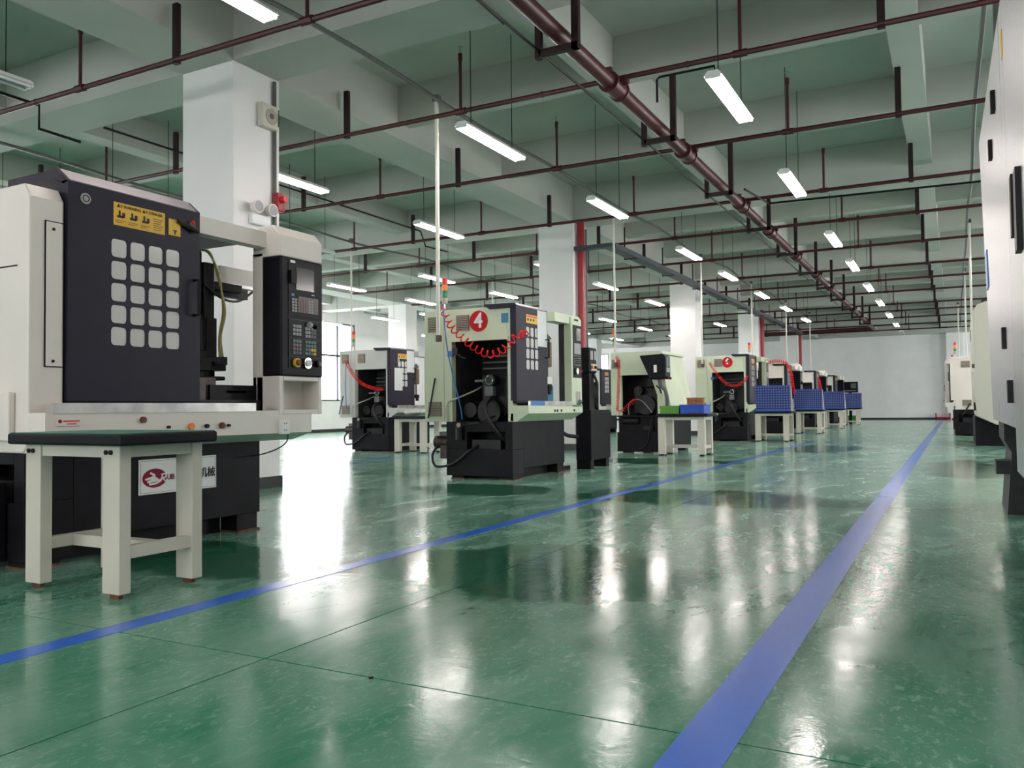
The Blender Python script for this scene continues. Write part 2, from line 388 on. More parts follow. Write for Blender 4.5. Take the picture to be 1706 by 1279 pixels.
# ---------------------------------------------------------------- ceiling lights
def lamp(loc, label, lit=True):
    r = thing('ceiling_light', label, 'ceiling light', loc)
    mb = MB(); mb.prism([(-.088, .0), (-.05, .05), (.05, .05), (.088, .0), (.08, .0), (.045, .03), (.03, .005), (-.03, .005), (-.045, .03), (-.08, .0)], 'y', -.72, .72)
    mb.build('reflector', 'lamp_body', r)
    for x in (-.058, .058):
        MB().cyl((x, -.70, -.012), (x, .70, -.012), .018, 8).build('lamp_tube', 'tube_lit' if lit else 'tube_off', r)
    for y in (-.713, .713): B('end_cap', 'lamp_body', r, (-.075, .075, y - .008, y + .008, -.024, .03))
    for y in (-.5, .5): MB().cyl((0, y, .05), (0, y, ZC - loc[2]), .005, 5).build('suspension_wire', 'black', r)
    return r
LZ = 4.08; rowY = [4.22, 8.59, 12.36, 16.95, 20.35, 24.38, 28.26, 32.4, 36.5]
ordn = ['first', 'second', 'third', 'fourth', 'fifth', 'sixth', 'seventh', 'eighth', 'ninth', 'tenth', 'eleventh']
rows = [(-1.98, 'over the walkway'), (-4.82, 'over the fronts of the near machines'), (-8.03, 'beside the white columns'),
        (-11.1, 'past the columns over the second aisle'), (-13.9, 'over the far grey machine'), (1.04, 'over the machines beside the silver cabinet')]
for X, rn in rows:
    ys_ = [y for y in rowY]
    if X == -1.98: ys_ = ys_[1:]
    if X == -4.82: ys_ = ys_[:8]
    if X in (-8.03, -11.1, -13.9): ys_ = [y for y in ys_ if y > 5]
    if X == 1.04: ys_ = [y for y in ys_ if 4 < y < 25]
    for k, y in enumerate(ys_):
        if X == -11.1 and k in (0, 1): lit = False
        else: lit = True
        lamp((X, y, LZ), 'lit twin-tube light hanging %s, %s of its row' % (rn, ordn[k]), lit)
lamp((-1.98, 40.6, LZ), 'unlit twin-tube light hanging past the last lit one over the walkway', False)
lamp((-7.9, 4.12, LZ), 'unlit twin-tube light at the top corner above the white machine', False)
for X, rn in ((-1.98, 'walkway row'), (-4.82, 'near machine row'), (-11.1, 'second aisle row'), (.98, 'cabinet side row')):  # unseen fixtures added to brighten the near end of the hall
    for y, q in ((0.1, 'just behind the camera'), (-3.8, 'farther behind the camera'), (-7.7, 'farthest behind the camera')): lamp((X, y, LZ), 'added lit twin-tube light %s in the %s' % (q, rn))
for X, rn in ((-15.6, 'third row past the columns'), (-17.6, 'fourth row past the columns'), (-20.2, 'row closest to the window wall')):
    for k, y in enumerate((3.53, 10.3, 16.95, 23.55, 30.4)): lamp((X, y, LZ), 'lit twin-tube light, %s of the %s' % (ordn[k], rn))
for X, rn in ((3.6, 'first added row hidden behind the silver cabinet'), (6.2, 'second added row hidden behind the silver cabinet')):  # out-of-sight fixtures added to light the far wall
    for k, y in enumerate((3.53, 10.3, 16.95, 23.55, 30.4, 37.0, 43.5, 49.0)): lamp((X, y, LZ), 'lit twin-tube light, %s of the %s' % (ordn[k], rn))

# ---------------------------------------------------------------- fire pipes
ZP = 4.5
crossY = [5.79, 8.49, 11.25, 14.65, 17.21, 20.3, 23.6, 26.2, 29.0, 32.67, 35.1, 37.9, 41.2, 44.05]
def cross_pipe(k, y):
    r = thing('sprinkler_pipe', 'thin dark red sprinkler pipe crossing the hall, %s counted from the camera' % (ordn + ['twelfth', 'thirteenth', 'fourteenth'])[k], 'pipe', (0, y, ZP))
    x0 = -16.5 if y > 7 else -11.5
    if abs(y - 41.2) < .1: x0 = -13
    MB().cyl((x0, 0, 0), (1.35, 0, 0), .030, 8).build('pipe_run', 'red_pipe', r, smooth=True)
    for x in (-1.85, -5.2, -8.5, -11.8, -15.1):
        if x < x0: continue
        rs = MB().cyl((x, 0, .0), (x, 0, .70), .019, 8).cyl((x, 0, .62), (x, 0, .71), .027, 8).build('riser', 'red_pipe', r)
        MB().cyl((x, 0, .71), (x, 0, .78), .012, 6).cyl((x, 0, .78), (x, 0, .79), .03, 8).build('sprinkler_head', 'sprinkler', rs)
        MB().cyl((x - .07, 0, 0), (x + .07, 0, 0), .042, 8).build('tee_fitting', 'red_pipe', r)
    for x in (-0.53, -6.95, -10.2, -13.5):
        if x < x0: continue
        B('hanger', 'dark_pipe', r, (x - .035, x + .035, -.025, .025, -.045, .58))
    for x in (-2.4, -4.1, -9.3): 
        if x > x0: MB().cyl((x - .012, 0, 0), (x + .012, 0, 0), .036, 8).build('joint_ring', 'red_pipe', r)
for k, y in enumerate(crossY): cross_pipe(k, y)
# main pipe
XM = -3.22; ZM = 4.42
r = thing('fire_main_pipe', 'thick dark red fire main running down the hall under the ceiling', 'pipe', (XM, 0, ZM))
MB().tube([(0, -5.5, 0), (0, 41.55, 0)] + arc((-.25, 41.55, 0), .25, 0, 90, 6, 'xy'), .082, 14).tube([(-.25, 41.8, 0), (-5.0, 41.8, -.02)], .082, 12).build('pipe_run', 'red_pipe', r, smooth=True)
MB().cyl((-4.95, 41.8, -.02), (-5.1, 41.8, -.02), .12, 14).build('end_flange', 'red_bright', r)
for y in crossY[:-2]:
    c = MB().cyl((0, y - .16, 0), (0, y + .16, 0), .104, 14).cyl((0, y - .18, 0), (0, y - .14, 0), .118, 14).cyl((0, y + .14, 0), (0, y + .18, 0), .118, 14).cyl((-.09, y, .05), (.16, y, .05), .055, 8)
    c.box(-.03, .03, y - .17, y - .12, .1, .16).box(-.03, .03, y + .12, y + .17, .1, .16)
    c.build('coupling', 'red_pipe', r, smooth=True)
for i in range(13):
    y = 0.9 + 3.05 * i + .04
    bz = -.17
    mb = MB().box(-.20, .20, y - .03, y + .03, bz, bz + .06).box(-.24, -.18, y - .03, y + .03, bz - .02, .22).box(.14, .21, y - .03, y + .03, bz, .66)
    mb.build('hanger_bracket', 'dark_pipe', r)
# thin conduit following the main
tag(MB().tube([(XM - .20, -5, ZM - .12), (XM - .20, 30, ZM - .12)], .014, 6).build('conduit', 'black'), 'thin black conduit running beside the thick red fire main', 'conduit')
# vertical red pipes at the columns
for (x, y, z1, lab) in ((-6.965, 16.24, 4.85, 'bright red standpipe in front of the second white column'), (-6.96, 35.1, 4.85, 'bright red standpipe beside the fourth white column'), (-6.9, 44.3, 4.85, 'bright red standpipe near the far wall')):
    r = thing('standpipe', lab, 'pipe', (x, y, 0))
    MB().cyl((0, 0, 0), (0, 0, z1), .078, 14).build('pipe_run', 'red_bright', r, smooth=True)
    for z in (.45, .62, 1.0, 2.5): MB().cyl((0, 0, z), (0, 0, z + .035), .098, 14).build('flange', 'red_bright', r)
    B('foot_plate', 'red_bright', r, (-.08, .12, -.11, .11, 0, .02))
    if y < 20: MB().cyl((0, 0, 1.72), (.35, 0, 1.72), .02, 8).build('branch_pipe', 'red_bright', r)

# ---------------------------------------------------------------- electrical conduits with drop poles
def conduit_run(x, y0, y1, z, lab, amp=.05):
    pts = []; k = 0; y = y0
    while y <= y1:
        pts.append((x + amp * math.sin(y * .9), y, z + amp * math.sin(y * 1.1 + x))); y += .6
    r = thing('conduit_run', lab, 'conduit', (0, 0, 0))
    MB().tube(pts, .026, 6).build('conduit_pipe', 'conduit', r, smooth=True)
    return r
ZD = 4.72
conduit_run(-5.56, -2, 38, ZD, 'grey conduit running above the near machine row')
conduit_run(-11.95, -2, 38, ZD, 'grey conduit running above the far machine row')
conduit_run(0.33, 2, 46, ZD, 'grey conduit running above the silver cabinet side', .012)
def drop_pole(x, y, z0, lab, r_=.022):
    r = thing('drop_pole', lab, 'pole', (x, y, z0))
    MB().cyl((0, 0, 0), (0, 0, ZD - z0), r_, 8).build('pole_pipe', 'pole_white', r, smooth=True)
    B('junction_box', 'conduit', r, (-.04, .04, -.04, .04, ZD - z0 - .03, ZD - z0 + .05))
    B('air_fitting', 'iron_brown', r, (-.02, .03, -.03, .03, -.06, .02))
    return r
drop_pole(-5.56, 8.51, 1.78, 'pale drop pole in front of the machine marked with a four', .026)
drop_pole(-5.78, 15.1, 1.75, 'pale drop pole above the slanted pale green machine')
drop_pole(-5.62, 20.8, 1.95, 'pale drop pole in front of the machine marked with a six')
drop_pole(-5.5, 26.2, 2.1, 'pale drop pole above the first machine past the one marked with a six')
drop_pole(-5.4, 31.6, 2.1, 'pale drop pole above the second machine past the one marked with a six')
drop_pole(-5.25, 36.3, 2.1, 'pale drop pole above the last machines of the near row')
drop_pole(-11.97, 14.75, 1.9, 'pale drop pole above the far grey machine with a clipboard')
drop_pole(-12.0, 21.3, 1.9, 'pale drop pole seen behind the machine marked with a four')
drop_pole(.36, 19.8, 1.7, 'pale drop pole behind the silver cabinet, the nearest of three')
drop_pole(.34, 27.0, 2.0, 'pale drop pole behind the silver cabinet, the middle of three')
drop_pole(.2, 36.0, 2.0, 'pale drop pole behind the silver cabinet, the farthest of three')
tag(MB().cyl((.43, 8.9, 3.2), (.43, 8.9, 5.55), .03, 8).build('drop_pole', 'conduit'), 'grey pipe rising above the top of the silver cabinet', 'pole')
# wall / beam conduits
def bent(lab, pts, rr=.016, m='black'):
    return tag(MB().tube(pts, rr, 6).build('bent_conduit', m, smooth=True), lab, 'conduit')
bent('thin black conduit crossing under the beams left of the first column', [(-10.2, 7.3, 4.8), (-10.25, 15.0, 4.8), (-10.25, 15.2, 4.5), (-10.2, 16.0, 4.5)], .018)
bent('bent black conduit stepping down the beam at the top left corner', [(-10.2, 5.0, 4.82), (-10.22, 6.4, 4.82), (-10.22, 6.4, 4.52), (-10.2, 6.95, 4.5)], .022)
bent('short bent black conduit on the beam above the hanging lights', [(-3.95, 6.6, 5.3), (-3.95, 6.62, 4.83), (-3.97, 7.34, 4.83)], .02)
bent('thin green conduit crossing toward the silver cabinet side', [(-3.0, 13.9, 4.5), (-2.8, 14.9, 4.45), (1.2, 15.3, 4.47)], .018)
bent('thin black conduit feeding the first light over the walkway', [(-2.56, 7.95, 3.95), (-2.56, 7.95, 4.18), (-2.53, 7.95, 4.2), (-1.98, 7.95, 4.2), (-1.98, 7.95, 4.13)], .012)
# cable tray
r = thing('cable_tray', 'dark grey cable tray running along the ceiling past the second column', 'cable tray', (-6.2, 16.0, 4.18))
B('tray_side', 'tray', r, (-.12, -.10, 0, 24, 0, .10)); B('tray_side', 'tray', r, (.10, .12, 0, 24, 0, .10)); B('tray_bed', 'tray', r, (-.10, .10, 0, 24, 0, .015))
B('tray_branch', 'tray', r, (-.75, .1, -.18, 0, 0, .08))
for i in range(9): B('hanger', 'dark_pipe', r, (-.15, -.13, 1.2 + 2.7 * i, 1.24 + 2.7 * i, -.02, .68), (-.15, .15, 1.2 + 2.7 * i, 1.24 + 2.7 * i, -.04, -.02))

# ================================================================ column fittings
XC = -7.07
r = thing('wall_speaker', 'square cream speaker mounted high on the nearest white column', 'speaker', (XC, 7.14, 4.34))
B('speaker_box', 'beige', r, (0, .09, -.12, .13, -.14, .14), bevel=.01)
MB().cyl((.088, .02, 0), (.096, .02, 0), .095, 20).build('speaker_grille', 'vent_light', r); MB().cyl((.09, .02, 0), (.105, .02, 0), .03, 12).build('speaker_cone', 'key_grey', r)
r = thing('emergency_light', 'white emergency light with two round lamp heads on the nearest column', 'emergency light', (XC, 7.02, 3.2))
B('housing', 'white', r, (0, .06, -.13, .16, -.16, -.04), bevel=.01)
for y in (-.10, .13):
    h = MB().cyl((.04, y, .03), (.13, y, .03), .055, 18, .075).build('lamp_head', 'machine_white', r, smooth=True)
    MB().cyl((.128, y, .03), (.134, y, .03), .062, 18).build('lens', 'key_light', h)
r = thing('fire_alarm', 'small red fire alarm strobe on the corner of the nearest column', 'alarm', (XC, 7.30, 3.36))
B('alarm_box', 'red_bright', r, (0, .10, -.05, .07, -.11, .11), bevel=.012); MB().cyl((.10, .02, .03), (.16, .02, .03), .04, 12).build('strobe', 'red', r)
r = thing('column_conduit', 'dark conduit climbing the edge of the nearest white column', 'conduit', (XC, 7.27, 2.6))
MB().cyl((.03, 0, 0), (.03, 0, 2.2), .022, 8).build('conduit_pipe', 'conduit', r); B('junction_box', 'black', r, (.0, .07, -.05, .03, 1.66, 1.86))
r = thing('column_conduit', 'thin conduit climbing the second column beside the red standpipe', 'conduit', (XC, 16.7, .9)); MB().cyl((.03, 0, 0), (.03, 0, 3.9), .02, 8).build('conduit_pipe', 'conduit', r)

# ================================================================ machine builder
def plate_holes(mb, y0, y1, z0, z1, x, depth, ny, nz, hy0, hy1, hz0, hz1, gap, rad, extra=()):
    """plate facing +X between y0..y1,z0..z1 with ny x nz rounded openings"""
    cw, ch = (hy1 - hy0) / ny, (hz1 - hz0) / nz
    def quad(a, bq, c, d):
        mb.box(x - depth, x, a, bq, c, d)
    quad(y0, y1, z0, hz0); quad(y0, y1, hz1, z1); quad(y0, hy0, hz0, hz1); quad(hy1, y1, hz0, hz1)
    for i in range(ny):
        for j in range(nz):
            a, c = hy0 + i * cw, hz0 + j * ch; yc, zc = a + cw / 2, c + ch / 2
            hw, hh = cw / 2 - gap, ch / 2 - gap; inner = []; outer = []
            for q, (sy, sz) in enumerate(((1, 1), (-1, 1), (-1, -1), (1, -1))):
                for t in (0, 45, 90):
                    an = math.radians(q * 90 + t)
                    inner.append((yc + sy * (hw - rad) + rad * math.cos(an), zc + sz * (hh - rad) + rad * math.sin(an)))
                    o_ = {0: ((yc + sy * cw / 2, zc + sz * (hh - rad)) if q % 2 == 0 else (yc + sy * (hw - rad), zc + sz * ch / 2)),
                          45: (yc + sy * cw / 2, zc + sz * ch / 2),
                          90: ((yc + sy * (hw - rad), zc + sz * ch / 2) if q % 2 == 0 else (yc + sy * cw / 2, zc + sz * (hh - rad)))}[t]
                    outer.append(o_)
            n_ = 12
            I = [mb.v((x, *p)) for p in inner]; O = [mb.v((x, *p)) for p in outer]; K = [mb.v((x - depth, *p)) for p in inner]
            for k in range(n_):
                l_ = (k + 1) % n_
                mb.face([O[k], O[l_], I[l_], I[k]]); mb.face([I[k], I[l_], K[l_], K[k]])

def vent(root, u0, u1, z0, z1, v, sx, n=9):
    g_ = B('vent_grille', 'vent_brown', root, (u0, u1, v - .012, v - .001, z0, z1), sx=sx)
    mb = MB(sx); h = (z1 - z0) / n
    for i in range(n): mb.box(u0 + .006, u1 - .006, v - .020, v - .012, z0 + i * h + h * .15, z0 + i * h + h * .6)
    mb.build('louver', 'vent_light', g_, kind='stuff')

def tower(root, u, v, z, sx=1, hh=.34, cols=('white', 'green', 'orange', 'red'), rr=.038):
    t = MB(sx).cyl((u, v, z), (u, v, z + .12), .012, 8).cyl((u, v, z), (u, v, z + .02), .03, 10).build('signal_tower', 'steel', root)
    for i, c in enumerate(cols):
        MB(sx).cyl((u, v, z + .10 + i * hh / 4), (u, v, z + .10 + (i + .9) * hh / 4), rr, 12).build('lamp_segment', {'white': 'vent_light'}.get(c, c), t, label=None)

def machine_a(lab, x0, y0, body='machine_green', number=None, sx=1, ph=.16, wins=(3, 4, .23, .60, 1.38, 1.94), panel='flush', tower_at=(-1.03, .08), big=False, packs=False, paper=False, tower_cols=('white', 'green', 'orange', 'red'), door=(-.03, .85), extras=True, closed=False, door_mat='charcoal'):
    r = thing('machining_center', lab, 'machine', (x0, y0, 0))
    Bx = lambda nm, m_, *q, bevel=0, label=None, parent=None: B(nm, m_, parent or r, *q, bevel=bevel, label=label, sx=sx)
    v0 = -.19 if big else 0.0; vE = 1.63 if big else 1.55; zt = .67 if big else .73
    # base with recessed pump bay in the near side
    Bx('base', 'charcoal_base', (-.97, 0, v0 + .3, vE, .13, zt), (-.97, 0, v0, v0 + .3, .04, .38), (-.97, -.66, v0, v0 + .3, .38, zt), (-.10, 0, v0, v0 + .3, .38, zt), (-.66, -.10, v0, v0 + .3, .60, zt),
       bevel=.004)
    for u in (-.9, -.18):
        for v in (v0 + .02, vE - .22):
            ft = Bx('levelling_foot', 'charcoal_base', (u, u + .17, v, v + .20, .012, .13)); B('foot_pad', 'rust', ft, (u - .01, u + .19, v - .01, v + .21, 0, .012), sx=sx)
    Bx('base_skid', 'charcoal_base', (-.85, -.15, v0 + .25, vE - .25, 0, .13))
    Bx('coolant_pump', 'iron', (-.62, -.2, v0 + .06, v0 + .25, .38, .5))
    mb = MB(sx).cyl((-.75, v0 - .04, .5), (-.75, v0 - .04, .66), .045, 12).cyl((-.75, v0 - .04, .68), (-.75, v0 - .08, .68), .035, 12); mb.build('air_filter', 'iron', r, smooth=True)
    MB(sx).cyl((-.73, v0 - .081, .69), (-.73, v0 - .09, .69), .03, 14).build('pressure_gauge', 'vent_light', r)
    if extras:
        # coolant motor hanging behind the base, hoses
        mb = MB(sx).cyl((-1.22, v0 + .15, .46), (-.98, v0 + .15, .46), .085, 14).box(-1.10, -.97, v0 + .05, v0 + .3, .25, .42); mb.build('pump_motor', 'iron_brown', r, smooth=True)
        Bx('terminal_box', 'key_grey', (-1.13, -.98, v0 + .08, v0 + .22, .54, .60))
        MB(sx).tube(smooth_path([(-1.16, v0 + .1, .42), (-1.22, v0 + .05, .30), (-1.15, v0, .16), (-.97, v0 - .02, .16), (-.8, v0 - .03, .22), (-.62, v0 - .03, .35), (-.5, v0 + .1, .45)]), .017, 8).build('drain_hose', 'rubber', r, smooth=True)
        MB(sx).tube(smooth_path([(-.42, v0 + .42, 1.12), (-.40, v0 + .05, .95), (-.33, v0 - .03, .80), (-.22, v0 - .02, .62), (-.14, v0 + .1, .48)]), .022, 8).build('hose', 'rubber', r, smooth=True)
        MB(sx).tube(smooth_path([(-.36, v0 + .2, .8), (-.45, v0 - .02, .72), (-.6, v0 - .03, .70), (-.72, v0 - .03, .68)]), .01, 6).build('hose', 'rubber', r, smooth=True)
        MB(sx).tube(smooth_path([(-.60, v0 + .5, 1.25), (-.66, v0 + .2, 1.13), (-.80, v0 - .02, 1.03), (-.92, v0 - .03, .98), (-.95, v0 - .03, .85), (-.93, v0 - .03, .74)]), .012, 6).build('hose', 'hose_pale', r, smooth=True)
    # side panel with opening
    zT = 2.18
    if big:
        mb = MB(sx).prism([(-1.4, .67), (.03, .67), (.08, .72), (.08, 2.14), (.03, 2.22), (-1.4, 2.22)], 'y', -.22, -.01); mb.build('side_panel', body, r, bevel=.012)
        Bx('access_cover', body, (.08, .088, -.125, -.03, 1.17, 2.01)); 
        for z in (1.2, 1.97): MB(sx).cyl((.088, -.08, z), (.092, -.08, z), .009, 10).build('screw', 'black', r)
        Bx('seam', 'black', (-.7, -.03, -.223, -.219, 1.745, 1.753)); Bx('seam', 'black', (.079, .0885, -.13, -.125, 1.165, 2.015)); Bx('seam', 'black', (.079, .0885, -.13, -.02, 2.01, 2.016)); Bx('seam', 'black', (.079, .0885, -.13, -.02, 1.165, 1.17))
        h_ = Bx('recessed_handle', 'steel', (-.33, -.25, -.228, -.219, 1.19, 1.42)); B('grip', 'black', h_, (-.31, -.27, -.231, -.227, 1.23, 1.39), sx=sx)
        Bx('skirt_panel', body, (-1.4, -.04, -.26, -.22, .74, 1.02), bevel=.008); Bx('lid', 'machine_white', (-1.4, -.35, -.23, .0, 2.22, 2.26))
        Bx('lid_slot', 'black', (-.85, -.50, -.234, -.229, 2.23, 2.24))
        Bx('coolant_tank', 'charcoal_base', (-1.1, -.15, -.42, -.20, .05, .50), bevel=.01); Bx('tank_fitting', 'key_light', (-.3, -.26, -.4, -.36, .5, .56)); Bx('tank_fitting', 'key_light', (-.5, -.46, -.4, -.36, .5, .55))
        Bx('rear_panel', 'machine_white', (-.66, -.60, 0, 1.02, .9, 2.2)); Bx('roof', body, (-1.4, .0, -.01, 1.02, 2.18, 2.22))
        Bx('far_panel', 'machine_white', (-.62, 0.0, .98, 1.0, .95, 2.2))
        Bx('bed', 'iron', (-1.0, .04, 0.0, 1.6, .67, .98)); Bx('bed_cover', 'iron_brown', (-.35, -.02, 1.02, 1.22, .97, 1.14)); Bx('bed_rail', 'steel', (-.3, -.0, 1.3, 1.5, 1.03, 1.05)); Bx('bed_cover', 'black', (-.9, -.0, 1.15, 1.62, .97, 1.09))
    else:
        if closed: MB(sx).box(-1.3, .02, .0, .10, .73, zT).build('side_panel', body, r, bevel=.006)
        else: mb = MB(sx).box(-1.3, -.88, .0, .10, .73, zT).box(-.88, -.06, .0, .10, 1.77, zT).box(-.06, .02, .0, .10, .73, zT); mb.build('side_panel', body, r, bevel=.006)
        if not closed: Bx('opening_frame', body, (-.90, -.87, -.018, .0, .75, 1.80), (-.87, -.04, -.018, .0, 1.76, 1.80)); Bx('seam', 'vent_light', (-1.0, -.995, -.003, .0, .75, 2.15))
        Bx('rear_panel', body, (-1.3, -1.26, .1, 1.0, .73, zT)); Bx('roof', body, (-1.3, -.02, .1, 1.0, 2.13, zT)); Bx('far_panel', 'machine_white' if extras else body, (-1.26, -.02, .94, .97, .73, 2.13))
        Bx('cavity_wall', 'cavity', (-.90, -.02, .78, .80, .73, 1.80), (-.90, -.88, .10, .78, .73, 1.80), (-.04, -.02, .10, .78, .73, 1.80), (-.88, -.04, .1, .78, 1.78, 1.80))
        Bx('way_cover', 'key_grey', (-.70, -.08, .5, .53, 1.42, 1.44), (-.7, -.08, .5, .53, 1.50, 1.52), (-.7, -.08, .5, .53, 1.58, 1.60))
        Bx('headstock', 'iron', (-.62, -.10, .30, .76, .80, 1.34), bevel=.03)
        MB(sx).cyl((-.40, .14, 1.26), (-.40, .40, 1.26), .075, 18).build('spindle', 'iron', r, smooth=True)
        MB(sx).tube([(p[0], .135, p[2]) for p in arc((-.40, 0, 1.26), .052, 0, 360, 20)], .009, 6).build('spindle_ring', 'chrome', r, smooth=True)
        MB(sx).cyl((-.45, .2, .86), (-.45, .45, .86), .17, 20).cyl((-.72, .18, .88), (-.72, .4, .88), .10, 18).build('belt_pulley', 'iron', r, smooth=True)
        Bx('motor', 'iron', (-.80, -.55, .35, .7, .74, 1.0), bevel=.02); Bx('manifold', 'key_grey', (-.46, -.34, .12, .2, 1.06, 1.18), (-.62, -.48, .14, .2, 1.24, 1.27))
        if closed:
            vent(r, -.40, -.18, 1.90, 2.08, 0, sx); vent(r, -.42, -.20, .84, 1.0, 0, sx)
        else: vent(r, -.80, -.61, 1.90, 2.10, 0, sx); vent(r, -1.24, -1.06, 1.90, 2.10, 0, sx); vent(r, -1.24, -1.04, .80, .99, 0, sx)
        Bx('tray', 'iron', (-1.0, .0, .9, 1.52, .73, .90)); Bx('bed_cover', 'iron_brown', (-.5, .0, .95, 1.3, .90, .96))
    # front door
    d0, d1 = door if not big else (0.0, .97)
    zd0, zd1 = (.97, 2.30) if big else (.99, 2.20)
    uf = .10 if big else .085
    dr = MB(sx)
    nc, nr, a, c, e, g_ = wins
    plate_holes(dr, d0, d1, zd0, zd1 - .02, uf, .045, nc, nr, a, c, e, g_, .012 if big else .010, .022)
    if big:
        dr.prism([(uf, 2.28), (uf - .10, 2.36), (-.5, 2.36), (-.5, 2.31), (uf - .12, 2.31), (uf - .045, 2.26)], 'y', d0, d1)
        dr.box(0, uf - .045, d0, d0 + .03, zd0, 2.28)
    else:
        dr.prism([(uf, 2.18), (uf - .02, 2.205), (-.36, 2.215), (-.36, 2.19), (-.30, 2.15), (uf - .05, 2.15)], 'y', d0, d1)
        dr.box(.0, uf - .045, d0, d0 + .03, zd0, 2.16)
    do = dr.build('door', door_mat, r, label='charcoal sliding door with a grid of small windows' if door_mat == 'charcoal' else None)
    if big: MB(sx).prism([(uf + .002, 2.283), (uf - .098, 2.363), (uf - .102, 2.36), (uf, 2.278)], 'y', d0 + .01, d1 - .03).build('top_chamfer_sheen', 'chamfer_sheen', do)  # pale strip laid on the door sheet as its painted reflection
    else: MB(sx).prism([(uf + .001, 2.182), (uf - .02, 2.208), (uf - .022, 2.204), (uf, 2.178)], 'y', d0 + .01, d1 - .02).build('top_chamfer_sheen', 'chamfer_sheen', do)
    cw, ch = (c - a) / nc, (g_ - e) / nr
    for i in range(nc):
        for j in range(nr):
            B('window_pane', 'pane', do, (uf - .012, uf - .006, a + i * cw, a + (i + 1) * cw, e + j * ch, e + (j + 1) * ch), sx=sx)
    hy = d1 - .05
    MB(sx).tube([(uf, hy, 1.80), (uf + .05, hy, 1.80), (uf + .05, hy, 1.56), (uf, hy, 1.56)], .011, 8).build('door_handle', 'black', do)
    B('door_track', 'black', r, (0.02, uf - .01, d0 + .01, d1, zd0 - .03, zd0), sx=sx)
    # warning label
    if big:
        lb = B('warning_label', 'yellow', do, (uf, uf + .002, .30, .68, 2.07, 2.215), sx=sx); lz0, lz1, ly0, ly1 = 2.07, 2.215, .30, .68
        text('▲!! WARNING ▲!! DANGER', 'lettering', 'ink', do, (uf + .003, .49, 2.193), .027, FACE_X, sxx=.98)
        for k in range(3):
            B('pictogram', 'ink', do, (uf + .002, uf + .003, .325 + .09 * k, .37 + .09 * k, 2.12, 2.135), (uf + .002, uf + .003, .335 + .09 * k, .348 + .09 * k, 2.135, 2.165), (uf + .002, uf + .003, .36 + .09 * k, .38 + .09 * k, 2.125, 2.155), sx=sx)
            B('label_rule', 'ink', do, (uf + .002, uf + .003, .312 + .09 * k, .385 + .09 * k, 2.10, 2.103), (uf + .002, uf + .003, .312 + .09 * k, .36 + .09 * k, 2.088, 2.091), sx=sx)
        B('label_rule', 'ink', do, *[(uf + .002, uf + .003, .59, .665 - .01 * (k % 3), 2.16 - .014 * k, 2.163 - .014 * k) for k in range(6)], sx=sx)
        B('warning_sticker', 'yellow', do, (uf, uf + .002, .71, .805, 2.08, 2.19), sx=sx); B('pictogram', 'ink', do, (uf + .002, uf + .003, .745, .775, 2.11, 2.118), (uf + .002, uf + .003, .755, .765, 2.088, 2.11), sx=sx)
        MB(sx).cyl((uf, .11, 2.19), (uf + .006, .11, 2.19), .033, 20).build('round_emblem', 'key_light', do, label='round chrome maker badge')
        MB(sx).tube([(uf + .008, p[1], p[2]) for p in arc((0, .11, 2.19), .02, 0, 360, 14, 'yz')], .003, 5).build('emblem_ring', 'ink', do)
        MB(sx).tube([(uf + .01, .775, 2.185), (uf + .03, .93, 2.135)], .016, 6).box(uf, uf + .03, .86, .91, 2.14, 2.19).build('limit_switch', 'iron_brown', do)
        MB(sx).cyl((uf, .89, 2.185), (uf + .03, .89, 2.195), .022, 3).build('red_knob', 'red', do)
    else:
        B('warning_label', 'yellow', do, (uf, uf + .002, .24, .56, 1.98, 2.09), sx=sx); B('pictogram', 'ink', do, *[(uf + .002, uf + .003, .27 + .08 * k, .31 + .08 * k, 2.01, 2.04) for k in range(3)], sx=sx)
        B('label_rule', 'red', do, (uf + .002, uf + .003, .26, .54, 2.06, 2.075), sx=sx)
        if paper: B('notice_sheet', 'paper', do, (uf, uf + .002, .56, d1 - .01, 1.70, 2.17), sx=sx)
    # apron with steel rail and sloping underside
    if big: a0, a1, zc, zr, uo, r1 = -.21, 1.95, .73, .90, .23, 1.36
    else: a0, a1, zc, zr, uo, r1 = .0, 1.68, .83, .93, .23, 1.30
    MB(sx).prism([(-.02, zt), (.06 if not big else .04, zt), (uo, zc), (uo, zr), (uo - .03, zr), (uo - .03, zc + .03), (-.02, zc + .03)], 'y', a0, a1).build('apron', body, r)
    Bx('apron_end', body, (-.02, uo, a0 - .005, a0, zc, zr)); Bx('apron_shelf', 'machine_white', (.0, uo - .03, a0, a1 - .35, zr - .04, zr - .02))
    Bx('rail', 'steel', (uo - .025, uo + .006, a0 + .04, r1, zr - .005, zr + .055))
    bz = .80 if big else .86
    if big:
        for (v, z, m_, rr) in ((.60, .80, 'black', .010), (.78, .80, 'orange', .022), (.91, .80, 'black', .014), (1.04, .80, 'rust', .022), (1.10, .80, 'black', .010), (.41, .85, 'rust', .020)):
            MB(sx).cyl((uo, v, z), (uo + .02, v, z), rr, 12).build('push_button', m_, r)
        nm = Bx('nameplate', 'machine_white', (uo, uo + .003, -.16, .01, .81, .87)); MB(sx).cyl((uo + .003, -.13, .85), (uo + .005, -.13, .85), .011, 12).build('badge', 'crimson', nm)
        B('nameplate_rule', 'red', nm, (uo + .003, uo + .004, -.11, -.01, .847, .855), (uo + .003, uo + .004, -.09, -.03, .832, .838), sx=sx)
        B('nameplate_rule', 'ink', nm, (uo + .003, uo + .004, -.15, -.01, .820, .823), sx=sx)
